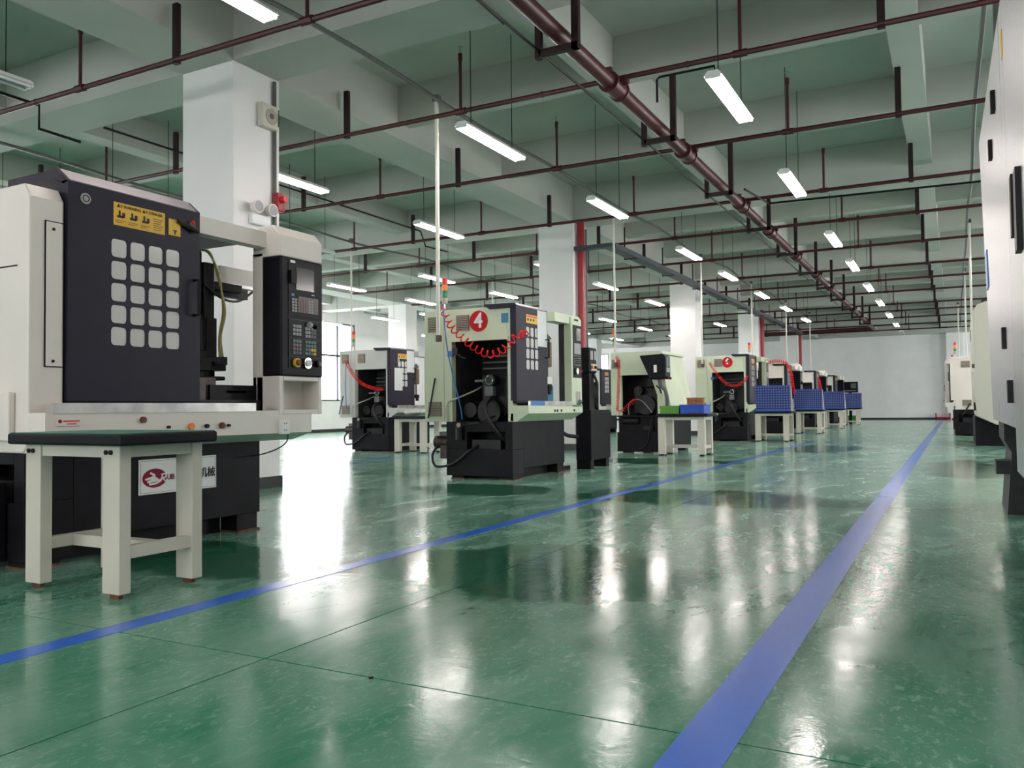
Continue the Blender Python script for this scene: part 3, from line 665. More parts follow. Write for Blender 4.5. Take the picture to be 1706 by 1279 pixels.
        sk = Bx('power_socket', 'white', (uo, uo + .03, 1.59, 1.68, .72, .83), bevel=.006); B('socket_slot', 'ink', sk, *[(uo + .029, uo + .031, 1.62 + .02 * k, 1.626 + .02 * k, .795, .807) for k in range(2)], *[(uo + .029, uo + .031, 1.62 + .02 * k, 1.626 + .02 * k, .745, .757) for k in range(2)], sx=sx)
        MB(sx).tube(smooth_path([(uo + .02, 1.67, .73), (uo + .03, 1.64, .66), (uo - .04, 1.58, .60), (uo - .2, 1.52, .56), (-.25, 1.66, .58)]), .005, 6).build('power_cord', 'rubber', r)
    else:
        for v, m_ in ((.75, 'black'), (.83, 'black'), (.96, 'black'), (1.38, 'black')):
            MB(sx).cyl((uo, v, bz), (uo + .008, v, bz), .018, 10).build('push_button', m_, r)
    # top frame and operator post
    if big:
        Bx('top_frame', body, (.0, .10, .97, 1.62, 2.14, 2.26)); Bx('top_frame', body, (-.75, -.65, .97, 1.62, 2.10, 2.20)); Bx('roof_panel', 'charcoal', (-.65, .0, .97, 1.62, 2.2, 2.22))
        MB(sx).prism([(-.04, 2.07), (.24, 2.07), (.24, 2.23), (.17, 2.31), (.02, 2.31), (-.04, 2.22)], 'y', 1.60, 2.07).build('post_cap', body, r, bevel=.01)
        Bx('post', body, (-.04, .06, 1.60, 2.05, .90, 2.10)); 
        cs = Bx('control_console', 'console', (.03, .245, 1.605, 2.07, 1.16, 2.07), bevel=.012)
        Bx('post_box', body, (-.04, .0, 1.60, 2.07, .87, 1.16), (.0, .235, 1.60, 1.64, .87, 1.16), (.0, .235, 2.03, 2.07, .87, 1.16), (.0, .235, 1.64, 2.03, .87, .905), (.0, .235, 1.64, 2.03, 1.125, 1.16), bevel=.006)
        f_ = .246
        P_ = lambda nm, m_, *q, dep=.003: B(nm, m_, cs, *[(f_, f_ + dep, *k) for k in q], sx=sx)
        P_('bezel', 'black', (1.68, 2.04, 1.62, 2.05)); P_('bezel', 'black', (1.68, 2.04, 1.22, 1.60))
        f_ += .003
        P_('screen', 'screen', (1.76, 1.96, 1.83, 2.00)); P_('knob_panel', 'black', (1.69, 1.75, 1.87, 1.97), dep=.02); P_('sticker', 'white', (1.70, 1.75, 2.03, 2.05))
        P_('indicator', 'white', (1.955, 1.965, 1.80, 1.808), (1.935, 1.945, 1.80, 1.808)); P_('keypad_base', 'key_brown', (1.79, 2.01, 1.655, 1.78)); P_('badge', 'hose_blue', (1.71, 1.74, 1.775, 1.795))
        def keys(y0_, z0_, nx, nz, dy, dz, mm):
            for i in range(nx):
                for j in range(nz):
                    B('key', mm(i, j), cs, (f_, f_ + .006, y0_ + i * dy, y0_ + i * dy + dy * .75, z0_ + j * dz, z0_ + j * dz + dz * .75), sx=sx)
        keys(1.715, 1.655, 8, 5, .030, .022, lambda i, j: 'key_light' if i < 2 or i > 5 else 'key_brown')
        keys(1.725, 1.475, 3, 3, .032, .030, lambda i, j: 'key_light'); keys(1.86, 1.465, 4, 3, .032, .030, lambda i, j: 'key_grey' if i > 1 and j < 2 else 'key_light')
        keys(1.725, 1.33, 3, 4, .032, .030, lambda i, j: 'red' if (i, j) == (1, 2) else ('key_teal' if j > 1 else 'key_grey')); keys(1.86, 1.33, 4, 4, .032, .030, lambda i, j: 'yellow' if i > 1 and j < 2 and (i, j) != (2, 0) else 'key_teal')
        P_('panel_rule', 'key_grey', (1.70, 2.02, 1.595, 1.598), (1.70, 2.02, 1.45, 1.452), (1.70, 2.02, 1.31, 1.312), (1.845, 1.848, 1.31, 1.595))
        for (v, z, rr, m1, m2) in ((1.76, 1.265, .036, 'yellow', 'rust'), (1.875, 1.265, .042, 'chrome', 'white'), (2.0, 1.265, .028, 'black', 'key_grey'), (1.90, 1.565, .024, 'key_light', 'vent_light'), (1.97, 1.555, .022, 'black', 'black')):
            kb = MB(sx).cyl((f_, v, z), (f_ + .02, v, z), rr, 16).build('knob', m1, cs); MB(sx).cyl((f_ + .02, v, z), (f_ + .035, v, z), rr * .65, 14).build('knob_cap', m2, kb)
        # gantry arm seen right of the door
        ga = thing('loading_robot', 'black pneumatic loading arm with gripper', None); ga.parent = r; ga.location = (.07, 0, 0)
        B('beam', 'machine_white', ga, (-.54, -.46, 1.6, 2.7, 1.90, 2.05)); B('beam_rail', 'steel', ga, (-.47, -.45, 1.6, 2.7, 1.895, 1.92)); B('beam_label', 'white', ga, (-.459, -.457, 2.0, 2.12, 1.96, 2.02)); B('beam_label_stripe', 'red', ga, (-.457, -.455, 2.0, 2.12, 1.962, 1.975))
        B('slide_cover', 'iron_brown', ga, (-.43, -.30, 1.15, 1.18, 1.36, 1.62)); MB().cyl((-.27, 1.2, 1.5), (-.27, 1.2, 1.95), .012, 8).box(-.285, -.235, 1.18, 1.21, 1.58, 1.62).box(-.285, -.235, 1.18, 1.21, 1.80, 1.84).build('regulator_rod', 'rust', ga)
        B('slide', 'iron', ga, (-.42, -.30, 1.30, 1.40, 1.35, 2.02), (-.44, -.32, 1.18, 1.30, 1.62, 2.10), bevel=.01)
        for k in range(4): B('cylinder', 'steel' if k % 2 else 'iron_brown', ga, (-.42 + .033 * k, -.40 + .033 * k, 1.165, 1.178, 1.66, 2.02))
        for k in range(6): MB().cyl((-.38 + .035 * (k % 3), 1.17, 2.02 + .045 * (k // 3)), (-.36 + .035 * (k % 3), 1.12, 2.03 + .045 * (k // 3)), .012, 8).build('fitting', 'steel' if k % 2 else 'rust', ga)
        B('arm', 'iron', ga, (-.36, -.28, 1.31, 1.40, 1.28, 1.60), (-.34, -.30, 1.36, 1.40, 1.05, 1.3)); B('gripper', 'iron', ga, (-.40, -.20, 1.28, 1.42, 1.20, 1.27), (-.36, -.12, 1.30, 1.36, 1.24, 1.30), (-.42, -.22, 1.27, 1.43, 1.13, 1.16), (-.38, -.30, 1.3, 1.4, 1.15, 1.22), bevel=.006)
        B('beam_bracket', 'iron', ga, (-.46, -.38, 1.3, 1.75, 1.84, 1.90), (-.47, -.42, 1.5, 1.85, 1.80, 1.88))
        for k in range(3):
            MB().tube(smooth_path([(-.34 + .01 * k, 1.26, 2.1), (-.25 + .01 * k, 1.29, 2.08), (-.18 - .01 * k, 1.33, 1.92), (-.16 + .012 * k, 1.35, 1.65), (-.20 + .01 * k, 1.35, 1.45), (-.18 + .02 * k, 1.34, 1.26)]), .007, 6).build('air_hose', 'hose_yellow', ga, smooth=True)
        MB().tube(smooth_path([(-.3, 1.3, 1.85), (-.28, 1.45, 1.76), (-.42, 1.75, 1.78), (-.45, 1.95, 1.89)]), .01, 6).build('cable', 'rubber', ga, smooth=True)
    else:
        Bx('top_frame', body, (.02, .20, .85, 1.40, 2.05, 2.17)); Bx('roof_panel', body, (-.5, .02, .97, 1.45, 2.12, 2.16))
        if panel == 'flush':
            MB(sx).prism([(.07, .90), (.23, .90), (.23, 2.12), (.19, 2.18), (.07, 2.18)], 'y', 1.32, 1.67).build('post', body, r, bevel=.012)
            Bx('post_liner', 'cavity', (.04, .12, 1.312, 1.32, .92, 2.05)); f_ = .231
            cs = Bx('control_panel', 'console', (.2, f_ + .003, 1.36, 1.65, 1.31, 2.04)); f_ += .003
            P_ = lambda nm, m_, *q, dep=.002: B(nm, m_, cs, *[(f_, f_ + dep, *k) for k in q], sx=sx)
            P_('screen', 'screen', (1.48, 1.63, 1.83, 2.0)); P_('keypad', 'key_light', (1.40, 1.62, 1.64, 1.79)); P_('keypad', 'key_grey', (1.40, 1.62, 1.48, 1.62)); P_('label_rule', 'key_light', *[(1.41, 1.61, 1.50 + .03 * k, 1.515 + .03 * k) for k in range(4)])
            for (v, rr, m1) in ((1.45, .045, 'chrome'), (1.55, .028, 'crimson'), (1.61, .02, 'black')): MB(sx).cyl((f_, v, 1.40), (f_ + .03, v, 1.40), rr, 14).build('knob', m1, cs)
            ex = Bx('hose_port', 'vent_light', (.228, .235, 1.45, 1.60, .92, 1.12), bevel=.02); MB(sx).cyl((.23, 1.52, .96), (.26, 1.52, 1.0), .045, 12).build('funnel', 'chrome', ex)
            Bx('cap_slot', 'black', (.228, .234, 1.42, 1.55, 2.10, 2.125))
        else:
            Bx('post', body, (-.04, .10, 1.35, 1.75, .90, 2.10)); MB(sx).prism([(-.04, 2.02), (.27, 2.02), (.27, 2.16), (.2, 2.26), (.02, 2.26), (-.04, 2.18)], 'y', 1.33, 1.78).build('post_cap', body, r, bevel=.01)
            cs = Bx('control_console', 'console', (.0, .27, 1.33, 1.78, 1.10, 2.02), bevel=.012); Bx('post_box', body, (-.04, .26, 1.33, 1.78, .85, 1.10))
            B('screen', 'screen', cs, (.271, .274, 1.45, 1.7, 1.7, 1.95), sx=sx); B('keypad', 'key_grey', cs, (.271, .274, 1.42, 1.72, 1.3, 1.6), sx=sx); MB(sx).cyl((.27, 1.5, 1.62), (.32, 1.5, 1.62), .05, 12).build('knob', 'black', cs)
        if extras:
            gh = MB(sx).box(-.13, .02, 1.02, 1.14, 1.45, 1.80).box(-.05, -.01, 1.05, 1.09, 1.20, 1.5); gh.build('tool_head', 'vent_brown', r, bevel=.02)
            MB(sx).cyl((-.09, 1.07, 1.80), (.0, 1.10, 1.88), .05, 10).cyl((-.12, 1.08, 1.79), (-.10, 1.08, 1.95), .03, 8).build('valve_block', 'steel', r)
            Bx('gripper', 'iron', (-.07, .02, 1.03, 1.12, 1.14, 1.22), (-.02, .02, 1.03, 1.1, 1.08, 1.16))
    if packs:
        a_ = B('cardboard_box', 'cyan_box', None, (x0 - .27, x0 + .0, y0 + 1.0, y0 + 1.2, .962, 1.20)); tag(a_, 'teal box standing inside the machine marked with a four', 'box')
        a_ = B('cardboard_box', 'paper', None, (x0 - .22, x0 - .0, y0 + 1.02, y0 + 1.18, 1.202, 1.32)); tag(a_, 'small white carton on top of the teal box inside the pale green machine', 'box')
        B('rail_cover', 'hose_blue', r, (uo - .02, uo + .008, a0 + .05, .45, zr, zr + .057), sx=sx)
        B('blue_sticker', 'cyan_box', r, (-.14, -.04, -.003, -.001, 1.97, 2.09), sx=sx)
    if number:
        dd = MB(sx).cyl((-.47, -.001, 2.01), (-.47, -.006, 2.01), .135, 32).build('number_disc', 'disc_red', r, label='round red sticker with a white number')
        text(number, 'number', 'white', r, (-.47 * sx, -.009, 2.01), .26, FACE_Y, .002, .95, .006)
    if tower_at: tower(r, tower_at[0], tower_at[1], zT if not big else 2.26, sx, cols=tower_cols)
    return r

# ================================================================ NEAR ROW
m1 = machine_a('large white machine with charcoal windowed door at the left edge behind the near worktable', -4.7, 3.06, 'machine_white', big=True, wins=(4, 5, .275, .815, 1.305, 1.995), tower_at=None, extras=False)
# maker's sign on its base (the middle is hidden by the table leg in the photograph)
sg = B('maker_sign', 'white', m1, (.001, .006, .56, 1.20, .355, .585), label='white maker sign with a crimson oval emblem')
B('sign_border', 'ink', sg, (.006, .007, .57, 1.19, .574, .576), (.006, .007, .57, 1.19, .364, .366), (.006, .007, .57, .572, .366, .574), (.006, .007, 1.188, 1.19, .366, .574))
mb = MB(); ring = [mb.v((.0075, .68 + .095 * math.cos(t * math.pi / 16), .46 + .063 * math.sin(t * math.pi / 16))) for t in range(32)]
mb.face(ring); mb.build('emblem', 'crimson', sg)
def stroke(pts, w=.009, nm='emblem_stroke', m_='white'):
    mb = MB(); P = smooth_path([(.009, .68 + (p[0] - .735) * .79, .46 + (p[1] - .47) * .79) for p in pts], 5); mb.tube(P, w, 6); 
    for v in mb.bm.verts: v.co.x = .0085 + (v.co.x - .009) * .12
    return mb.build(nm, m_, sg)
stroke([(.69, .515), (.735, .49), (.70, .475), (.645, .462), (.70, .468), (.76, .465), (.70, .45), (.665, .438), (.74, .447), (.80, .45), (.745, .425), (.68, .42)], .0075)
stroke([(.79, .435), (.805, .47), (.815, .50)], .006); stroke([(.80, .495), (.845, .50), (.84, .47), (.81, .468), (.835, .445), (.865, .415)], .006)
text('UIB', 'lettering', 'crimson', sg, (.008, .808, .458), .05, FACE_X, .001, .8, .0005)
text('机械', 'lettering', 'ink', sg, (.008, 1.117, .464), .075, FACE_X, .001, .95, .001)

m4 = machine_a('pale green machine with a red disc reading four and charcoal door', -4.85, 9.08, number='4', packs=True, paper=True)
# control stand beside machine 4
r = thing('control_stand', 'black pedestal control stand beside the machine marked with a four', 'control stand', (-4.9, 11.15, 0))
B('cabinet', 'charcoal_base', r, (0, .24, 0, .76, .13, .86), bevel=.008); 
for v in (0.02, .62): B('foot', 'black', r, (.0, .22, v, v + .12, 0, .13))
B('pedestal', 'black', r, (.03, .17, .12, .30, .86, 1.42)); hb = B('control_box', 'black', r, (-.14, .20, .06, .36, 1.40, 1.78), bevel=.025)
B('display', 'key_light', hb, (.201, .203, .10, .20, 1.60, 1.73), (.201, .203, .24, .33, 1.60, 1.73)); B('switch_plate', 'steel', hb, (.201, .205, .12, .33, 1.44, 1.54)); MB().cyl((.205, .16, 1.49), (.225, .16, 1.49), .025, 12).build('knob', 'orange', hb); MB().cyl((.205, .27, 1.49), (.225, .27, 1.49), .02, 12).build('knob', 'black', hb)
B('notice', 'vent_light', hb, (-.13, -.03, .054, .059, 1.5, 1.66))
MB().tube(smooth_path([(.17, .28, 1.40), (.22, .30, 1.25), (.2, .32, 1.08), (.12, .33, .98), (.05, .3, .9)]), .02, 8).build('cable', 'rubber', r, smooth=True)
tag(MB().tube(smooth_path([(-5.1, 10.62, .74), (-5.02, 10.75, .62), (-4.95, 10.95, .50), (-4.85, 11.2, .47)]), .028, 8).build('flexible_conduit', 'rubber', smooth=True), 'thick black hose looping from machine 4 to the control stand', 'hose')
tag(B('floor_duct', 'iron_brown', None, (-5.1, -5.02, 10.7, 11.2, .0, .05)), 'brown cable duct on the floor between machine 4 and the stand', 'duct')

# ---- machine 5: slanted front, hanging console
def machine_b(lab, x0, y0):
    r = thing('machining_center', lab, 'machine', (x0, y0, 0)); G = 'machine_green'
    B('base', 'charcoal_base', r, (-1.03, 0, 0.1, 1.6, .10, .73), (-1.03, 0, 0, .1, .02, .40), (-1.03, -.25, 0, .1, .70, .73), (-.25, 0, 0, .1, .40, .73), bevel=.004)
    for u in (-.95, -.2): B('foot', 'black', r, (u, u + .16, .1, .3, 0, .10), (u, u + .16, 1.3, 1.5, 0, .10))
    mb = MB().prism([(-1.15, .73), (-.93, .73), (-.93, 1.52), (-.33, 1.52), (-.20, 1.12), (-.19, .73), (-.05, .73), (-.10, 1.25), (-.22, 1.60), (-.15, 1.90), (-.12, 1.98), (-1.15, 1.98)], 'y', 0, .08); mb.build('side_panel', G, r, bevel=.006)
    B('roof', G, r, (-1.15, -.12, .08, 1.6, 1.93, 1.98)); B('rear_panel', G, r, (-1.15, -1.1, .08, 1.6, .73, 1.93))
    MB().prism([(-.05, .73), (.04, .73), (.04, .95), (-.02, 1.2), (-.16, 1.92), (-.24, 1.92), (-.12, 1.2)], 'y', .08, 1.6).build('front_cover', G, r)
    B('cavity_wall', 'cavity', r, (-1.1, -.2, .75, .77, .73, 1.93), (-1.1, -1.08, .08, .75, .73, 1.9))
    B('headstock', 'iron', r, (-.80, -.28, .3, .74, .74, 1.30), bevel=.04)
    MB().cyl((-.62, .1, 1.22), (-.62, .35, 1.22), .085, 18).cyl((-.62, .08, 1.22), (-.62, .1, 1.22), .045, 14).build('spindle', 'iron', r, smooth=True)
    MB().cyl((-.5, .2, .93), (-.5, .4, .93), .19, 20).build('belt_pulley', 'iron', r, smooth=True)
    MB().cyl((-.93, .1, .62), (-.6, .1, .62), .07, 12).box(-.5, -.3, .02, .1, .45, .52).build('coolant_pump', 'iron', r)
    MB().tube(smooth_path([(-.8, .05, .75), (-.78, .0, .95), (-.66, .0, 1.04), (-.52, .0, 1.02), (-.38, .0, .88), (-.30, -.01, .78)]), .008, 6).build('cable', 'key_light', r, smooth=True)
    MB().tube(smooth_path([(-.30, .0, .72), (-.34, -.03, .5), (-.40, -.03, .2), (-.55, -.02, .06)]), .012, 6).build('cable', 'rubber', r, smooth=True)
    vent(r, -1.12, -.95, 1.66, 1.84, 0, 1); vent(r, -.93 + .02, -.76, 1.66, 1.84, 0, 1) if False else None
    ps = MB().prism([(-.45, 1.88), (.02, 1.90), (.07, 1.84), (.07, 1.46), (.03, 1.42), (-.24, 1.42)], 'y', -.30, .02).build('control_console', 'console', r, bevel=.02)
    B('screen', 'key_grey', ps, (.071, .075, -.24, -.13, 1.66, 1.84), (.071, .075, -.12, -.02, 1.66, 1.84)); B('keypad', 'key_light', ps, (.071, .075, -.24, -.04, 1.55, 1.64)); B('sticker', 'white', ps, (-.16, -.10, -.303, -.3, 1.55, 1.69))
    for k in range(3): MB().cyl((.06, -.2 + .08 * k, 1.44), (.10, -.2 + .08 * k, 1.44), .025, 10).build('knob', 'black' if k else 'crimson', ps)
    MB().tube(smooth_path([(-.12, -.1, 1.42), (-.08, -.12, 1.3), (0, -.1, 1.2), (.02, -.06, 1.05), (0, -.02, .9)]), .035, 8).build('cable_sleeve', 'key_grey', r, smooth=True)
    MB().tube(smooth_path([(-.2, -.04, 1.3), (-.12, -.1, 1.25), (-.08, -.1, 1.15)]), .015, 8).build('cable', 'rubber', r, smooth=True)
    tower(r, -1.05, -.05, 2.0, cols=('white', 'green', 'orange', 'red')); return r
m5 = machine_b('pale green machine with slanted front and hanging black console', -4.87, 15.45)
m6 = machine_a('pale green machine with a red disc reading six', -4.62, 21.22, number='6', tower_at=(-.02, .5), tower_cols=('white', 'orange', 'red'))
m7 = machine_a('white machine behind the second blue perforated screen', -4.70, 27.0, 'machine_white', panel='box', tower_at=None, extras=False)
m8 = machine_a('white machine behind the third blue perforated screen', -4.70, 33.2, 'machine_white', panel='box', tower_at=None, extras=False)
m9 = machine_a('white machine behind the farthest blue perforated screen', -4.70, 38.9, 'machine_white', panel='box', tower_at=None, extras=False)
r = thing('monitor_arm', 'wide black monitor on an arm beyond the farthest blue screen', 'monitor', (-4.25, 41.2, 0))
B('stand', 'charcoal_base', r, (-.06, .06, -.0, .12, 0, 1.5)); B('monitor', 'console', r, (-.35, .35, -.12, 0, 1.45, 1.95), bevel=.02)
B('screen', 'key_grey', r, (.05, .28, -.124, -.12, 1.65, 1.88)); B('button_row', 'key_light', r, (-.28, .28, -.124, -.12, 1.52, 1.56))
# far row machine
m3 = machine_a('light grey machine with a clipboard on its charcoal door', -10.55, 14.2, 'machine_grey', tower_at=(-1.0, .1), paper=True)
B('clipboard', 'paper', m3, (.09, .095, .10, .38, 1.30, 1.78)); B('tag', 'key_light', m3, (.09, .095, .22, .28, 1.9, 2.0))
m3b = machine_a('light grey machine standing behind the machine marked with a four', -10.6, 19.9, 'machine_grey', tower_at=None, extras=False)
m3c = machine_a('light grey machine in the far row left of the standpipe', -10.6, 26.2, 'machine_grey', tower_at=None, extras=False)

# ================================================================ RIGHT ROW
r = thing('silver_cabinet', 'tall brushed silver cabinet with black handles at the right edge', 'cabinet', (.30, 3.4, 0))
def lean(z, v=3): return -max(0, .0125 * v - .008) * (z - .76) / 2.45
def panel(v0_, v1_, z0, nm):
    mb = MB(); a = [mb.v(p) for p in ((lean(z0, v0_), v0_, z0), (lean(3.21, v0_), v0_, 3.21), (1.7, v0_, 3.21), (1.7, v0_, z0), (lean(z0, v1_), v1_, z0), (lean(3.21, v1_), v1_, 3.21), (1.7, v1_, 3.21), (1.7, v1_, z0))]
    for q in ((0, 1, 2, 3), (7, 6, 5, 4), (0, 4, 5, 1), (1, 5, 6, 2), (2, 6, 7, 3), (3, 7, 4, 0)): mb.face([a[i] for i in q])
    return mb.build(nm, 'silver', r)
panel(2.02, 5.03, .76, 'body_panel'); panel(0, 2.01, .52, 'body_panel')
def fr(nm, m_, v0_, v1_, z0, z1, dep, parent=r):
    mb = MB(); a_, b_ = min(lean(z0, v0_), lean(z0, v1_)), min(lean(z1, v0_), lean(z1, v1_))
    mb.prism([(a_ - dep, z0), (b_ - dep, z1), (b_ + .02, z1), (a_ + .02, z0)], 'y', v0_, v1_); return mb.build(nm, m_, parent)
for (v, z) in ((2.72, 2.85), (3.18, 2.66), (2.50, 1.30), (2.10, .965)): h = fr('handle', 'black', v, v + .09, z - .065, z + .065, .028)
fr('handle', 'black', 1.30, 1.40, 1.72, 2.02, .03); fr('handle', 'black', 1.0, 1.14, 1.6, 1.98, .03)
fr('seam', 'black', 2.27, 2.275, .8, 3.2, .001); fr('seam', 'black', 3.9, 3.905, .8, 3.2, .001); fr('seam', 'black', 2.3, 3.8, 1.08, 1.084, .001)
fr('blue_strip', 'hose_blue', 4.40, 4.72, 1.86, 2.16, .012); fr('star_badge', 'yellow', 1.98, 2.06, 2.86, 3.01, .004)
MB().prism([(.06, 0), (.75, 0), (.75, .14), (.24, .14), (.20, .6), (.75, .66), (.75, .76), (.05, .76), (.05, .6), (.10, .5)], 'y', 4.4, 5.3).build('leg_frame', 'iron', r)
MB().box(.06, .2, 1.8, 2.2, 0, .52).build('leg_frame', 'iron', r); B('bracket', 'iron', r, (-.01, .1, 4.45, 4.72, .32, .43))
r = thing('beige_machine', 'rounded beige machine on a black base behind the silver cabinet', 'machine', (.36, 20.4, 0))
mb = MB(); pr = [(.06, .62), (.02, 1.0), (0, 2.6), (.02, 2.82), (.10, 2.96), (.25, 3.02), (1.8, 3.02), (1.8, .45), (.4, .45)]; mb.prism(pr, 'y', -.6, 2.4); mb.build('body_panel', 'beige', r, bevel=.02)
B('base', 'charcoal_base', r, (.02, 1.6, -.3, 2.2, 0, .62)); B('latch', 'black', r, (-.03, .02, -.5, -.42, 2.2, 2.45)); B('latch', 'black', r, (-.0, .04, -.5, -.42, .75, .92)); B('hinge', 'steel', r, (-.03, .02, -.5, -.42, 1.55, 1.63))
B('top_unit', 'iron', r, (.2, .8, 0, 1, 3.02, 3.14))
rc = machine_a('white machine on the window-free side behind the beige one', .0, 26.2, 'machine_white', sx=-1, tower_at=(-.05, .1), extras=True, closed=True, door_mat='machine_white')
rd = machine_a('white machine farthest along the silver cabinet side', -.05, 33.0, 'machine_white', sx=-1, tower_at=(-.02, .1), extras=False, closed=True, door_mat='machine_white')

# ================================================================ tables
def table(lab, x0, x1, y0, y1, zt, near=False):
    r = thing('worktable', lab, 'table', (x0, y0, 0)); w, d_ = x1 - x0, y1 - y0; i = .10 if near else .07; lw, ld_ = (.125, .065) if near else (.13, .09)
    B('tabletop', 'table_edge', r, (0, w, 0, d_, zt - .06, zt - .003), bevel=.012); B('table_mat', 'table_mat', r, (.012, w - .012, .012, d_ - .012, zt - .003, zt))
    lx = ((i - .05, i - .05 + lw), (w - i - lw, w - i)); ly = ((i * .7, i * .7 + ld_), (d_ - .015 - ld_, d_ - .015))
    for a_ in lx:
        for b_ in ly:
            lg = B('leg', 'table_paint', r, (a_[0], a_[1], b_[0], b_[1], .025, zt - .06), bevel=.004); B('foot_pad', 'rust' if near else 'black', lg, (a_[0] + .03, a_[1] - .03, b_[0] + .02, b_[1] - .02, 0, .025))
            if near and b_ is ly[0]:
                for q in (.03, .065): MB().cyl((a_[0] + q, b_[0] - .008, zt - .095), (a_[0] + q, b_[0], zt - .095), .013, 6).build('bolt', 'black', lg)
    B('apron_rail', 'table_paint', r, (lx[0][1], lx[1][0], ly[0][0] + .01, ly[0][0] + .05, zt - .12, zt - .06), (lx[0][1], lx[1][0], ly[1][0] + .03, ly[1][1] - .01, zt - .12, zt - .06), (lx[0][0] + .02, lx[0][1] - .05, ly[0][1], ly[1][0], zt - .12, zt - .06), (lx[1][1] - .05, lx[1][1] - .01, ly[0][1], ly[1][0], zt - .12, zt - .06))
    zs = .19 if near else .13
    B('stretcher', 'table_paint', r, (lx[0][0] + .03, lx[0][0] + .08, ly[0][1], ly[1][0], zs, zs + .06)); B('stretcher', 'table_paint', r, (lx[1][1] - .06, lx[1][1] - .01, ly[0][1], ly[1][0], zs, zs + .06)); B('stretcher', 'table_paint', r, (lx[0][0] + .08, lx[1][1] - .06, d_ * .48, d_ * .48 + .06, zs, zs + .06))
    return r
table('near worktable with green mat top and black padded edge', -4.32, -3.43, 2.545, 3.125, .80, True)
table('worktable carrying green and blue crates beside the slanted machine', -4.86, -3.90, 14.72, 15.36, .77)
table('worktable under the nearest blue perforated screen', -4.45, -3.55, 21.2, 22.0, .76)
table('worktable under the second blue perforated screen', -4.45, -3.6, 27.3, 28.1, .76)
table('worktable under the third blue perforated screen', -4.40, -3.6, 33.0, 33.8, .76)
table('worktable under the farthest blue perforated screen', -4.35, -3.6, 38.9, 39.7, .76)
table('worktable with plastic bags beside the light grey machine', -10.25, -9.4, 13.92, 14.6, .76)
table('worktable behind the pump of the machine marked with a four', -9.6, -8.7, 15.4, 16.1, .76)
for k, (x0, x1, y) in enumerate(((-4.42, -3.55, 21.22), (-4.48, -3.62, 27.32), (-4.45, -3.6, 33.02), (-4.35, -3.55, 38.92))):
    nm = ['nearest and largest', 'second', 'third', 'farthest'][k]
    r = thing('perforated_screen', 'dark blue perforated metal screen on a worktable, %s of four' % nm, 'screen', ((x0 + x1) / 2, y, .762)); w = (x1 - x0) / 2
    B('perforated_sheet', 'perforated', r, (-w, w, -.004, .004, .03, .62)); B('lower_rail', 'blue_crate', r, (-w, w, -.02, .02, 0, .03)); B('upper_rail', 'blue_crate', r, (-w, w, -.012, .012, .62, .635))
    MB().prism([(-.006, .0), (.40, .0), (.06, .62), (-.006, .62)], 'x', w - .004, w).build('side_wing', 'steel', r)
# crates on table 5
def crate(nm, lab, x0, x1, y0, y1, z0, z1, m_, cat='crate', rim=.02):
    r = thing(nm, lab, cat, (x0, y0, z0)); w, d_, h = x1 - x0, y1 - y0, z1 - z0
    B('crate_wall', m_, r, (0, w, 0, .015, 0, h), (0, w, d_ - .015, d_, 0, h), (0, .015, .015, d_ - .015, 0, h), (w - .015, w, .015, d_ - .015, 0, h), (0.015, w - .015, .015, d_ - .015, 0, .01))
    B('crate_rim', m_, r, (-.012, w + .012, -.012, 0, h - rim, h), (-.012, w + .012, d_, d_ + .012, h - rim, h), (-.012, 0, 0, d_, h - rim, h), (w, w + .012, 0, d_, h - rim, h)); B('crate_rib', m_, r, *[(w * q, w * q + .015, -.01, 0, 0, h - rim) for q in (.2, .5, .8)])
    return r
crate('plastic_crate', 'lime green plastic crate on the crowded worktable', -4.80, -4.45, 14.8, 15.2, .77, .91, 'green_crate', rim=.05)
crate('plastic_crate', 'bright blue plastic crate on the crowded worktable', -4.41, -3.97, 14.76, 15.2, .77, .93, 'blue_crate')
crate('wooden_box', 'reddish wooden box behind the bright blue crate', -4.42, -4.12, 15.23, 15.35, .77, 1.06, 'wood', 'box')
tag(B('steel_bar', 'rust', None, (-4.25, -4.0, 14.73, 14.745, .77, .785)), 'short rusty bar at the edge of the crowded worktable', 'bar')
crate('parts_bin', 'green plastic bin on the floor near the far wall', -4.95, -4.35, 45.6, 46.1, 0, .33, 'green_bin', 'bin')
tag(B('parts_bag', 'iron', None, (-5.6, -5.1, 45.3, 45.8, 0, .28), bevel=.06), 'black sack on the floor beside the green bin', 'bag')
r = thing('pallet_rack', 'low dark red steel cradle on the floor against the far wall', 'rack', (-.95, 51.9, 0))
B('rail', 'crimson', r, (0, .75, 0, .06, .04, .14), (0, .75, .3, .36, .04, .14)); B('post', 'crimson', r, (0, .05, 0, .36, 0, .38)); B('post', 'crimson', r, (.70, .75, 0, .36, 0, .38))
tag(B('red_box', 'red_bright', None, (-.15, .05, 50.5, 50.7, 0, .12)), 'small red box on the floor right of the red cradle', 'box')
# bags on the far row table
for k, (x, y, w, lab) in enumerate(((-10.15, 14.05, .42, 'clear plastic bag at the near end of the far worktable'), (-9.75, 14.1, .28, 'white plastic bag beside the clear one on the far worktable'))):
    mb = MB(); bmesh.ops.create_icosphere(mb.bm, subdivisions=3, radius=.5)
    for v in mb.bm.verts:
        n_ = .12 * math.sin(v.co.x * 9 + k) * math.cos(v.co.y * 11); v.co = Vector((v.co.x * w * (1 + n_), v.co.y * .35 * (1 + n_), max(-.5, v.co.z) * .12 * (1 + 3 * n_)))
    zm = min(v.co.z for v in mb.bm.verts)
    for v in mb.bm.verts: v.co.z -= zm
    tag(mb.build('plastic_bag', 'bag', smooth=True, loc=(x + w / 2, y + .2, .762)), lab, 'bag')

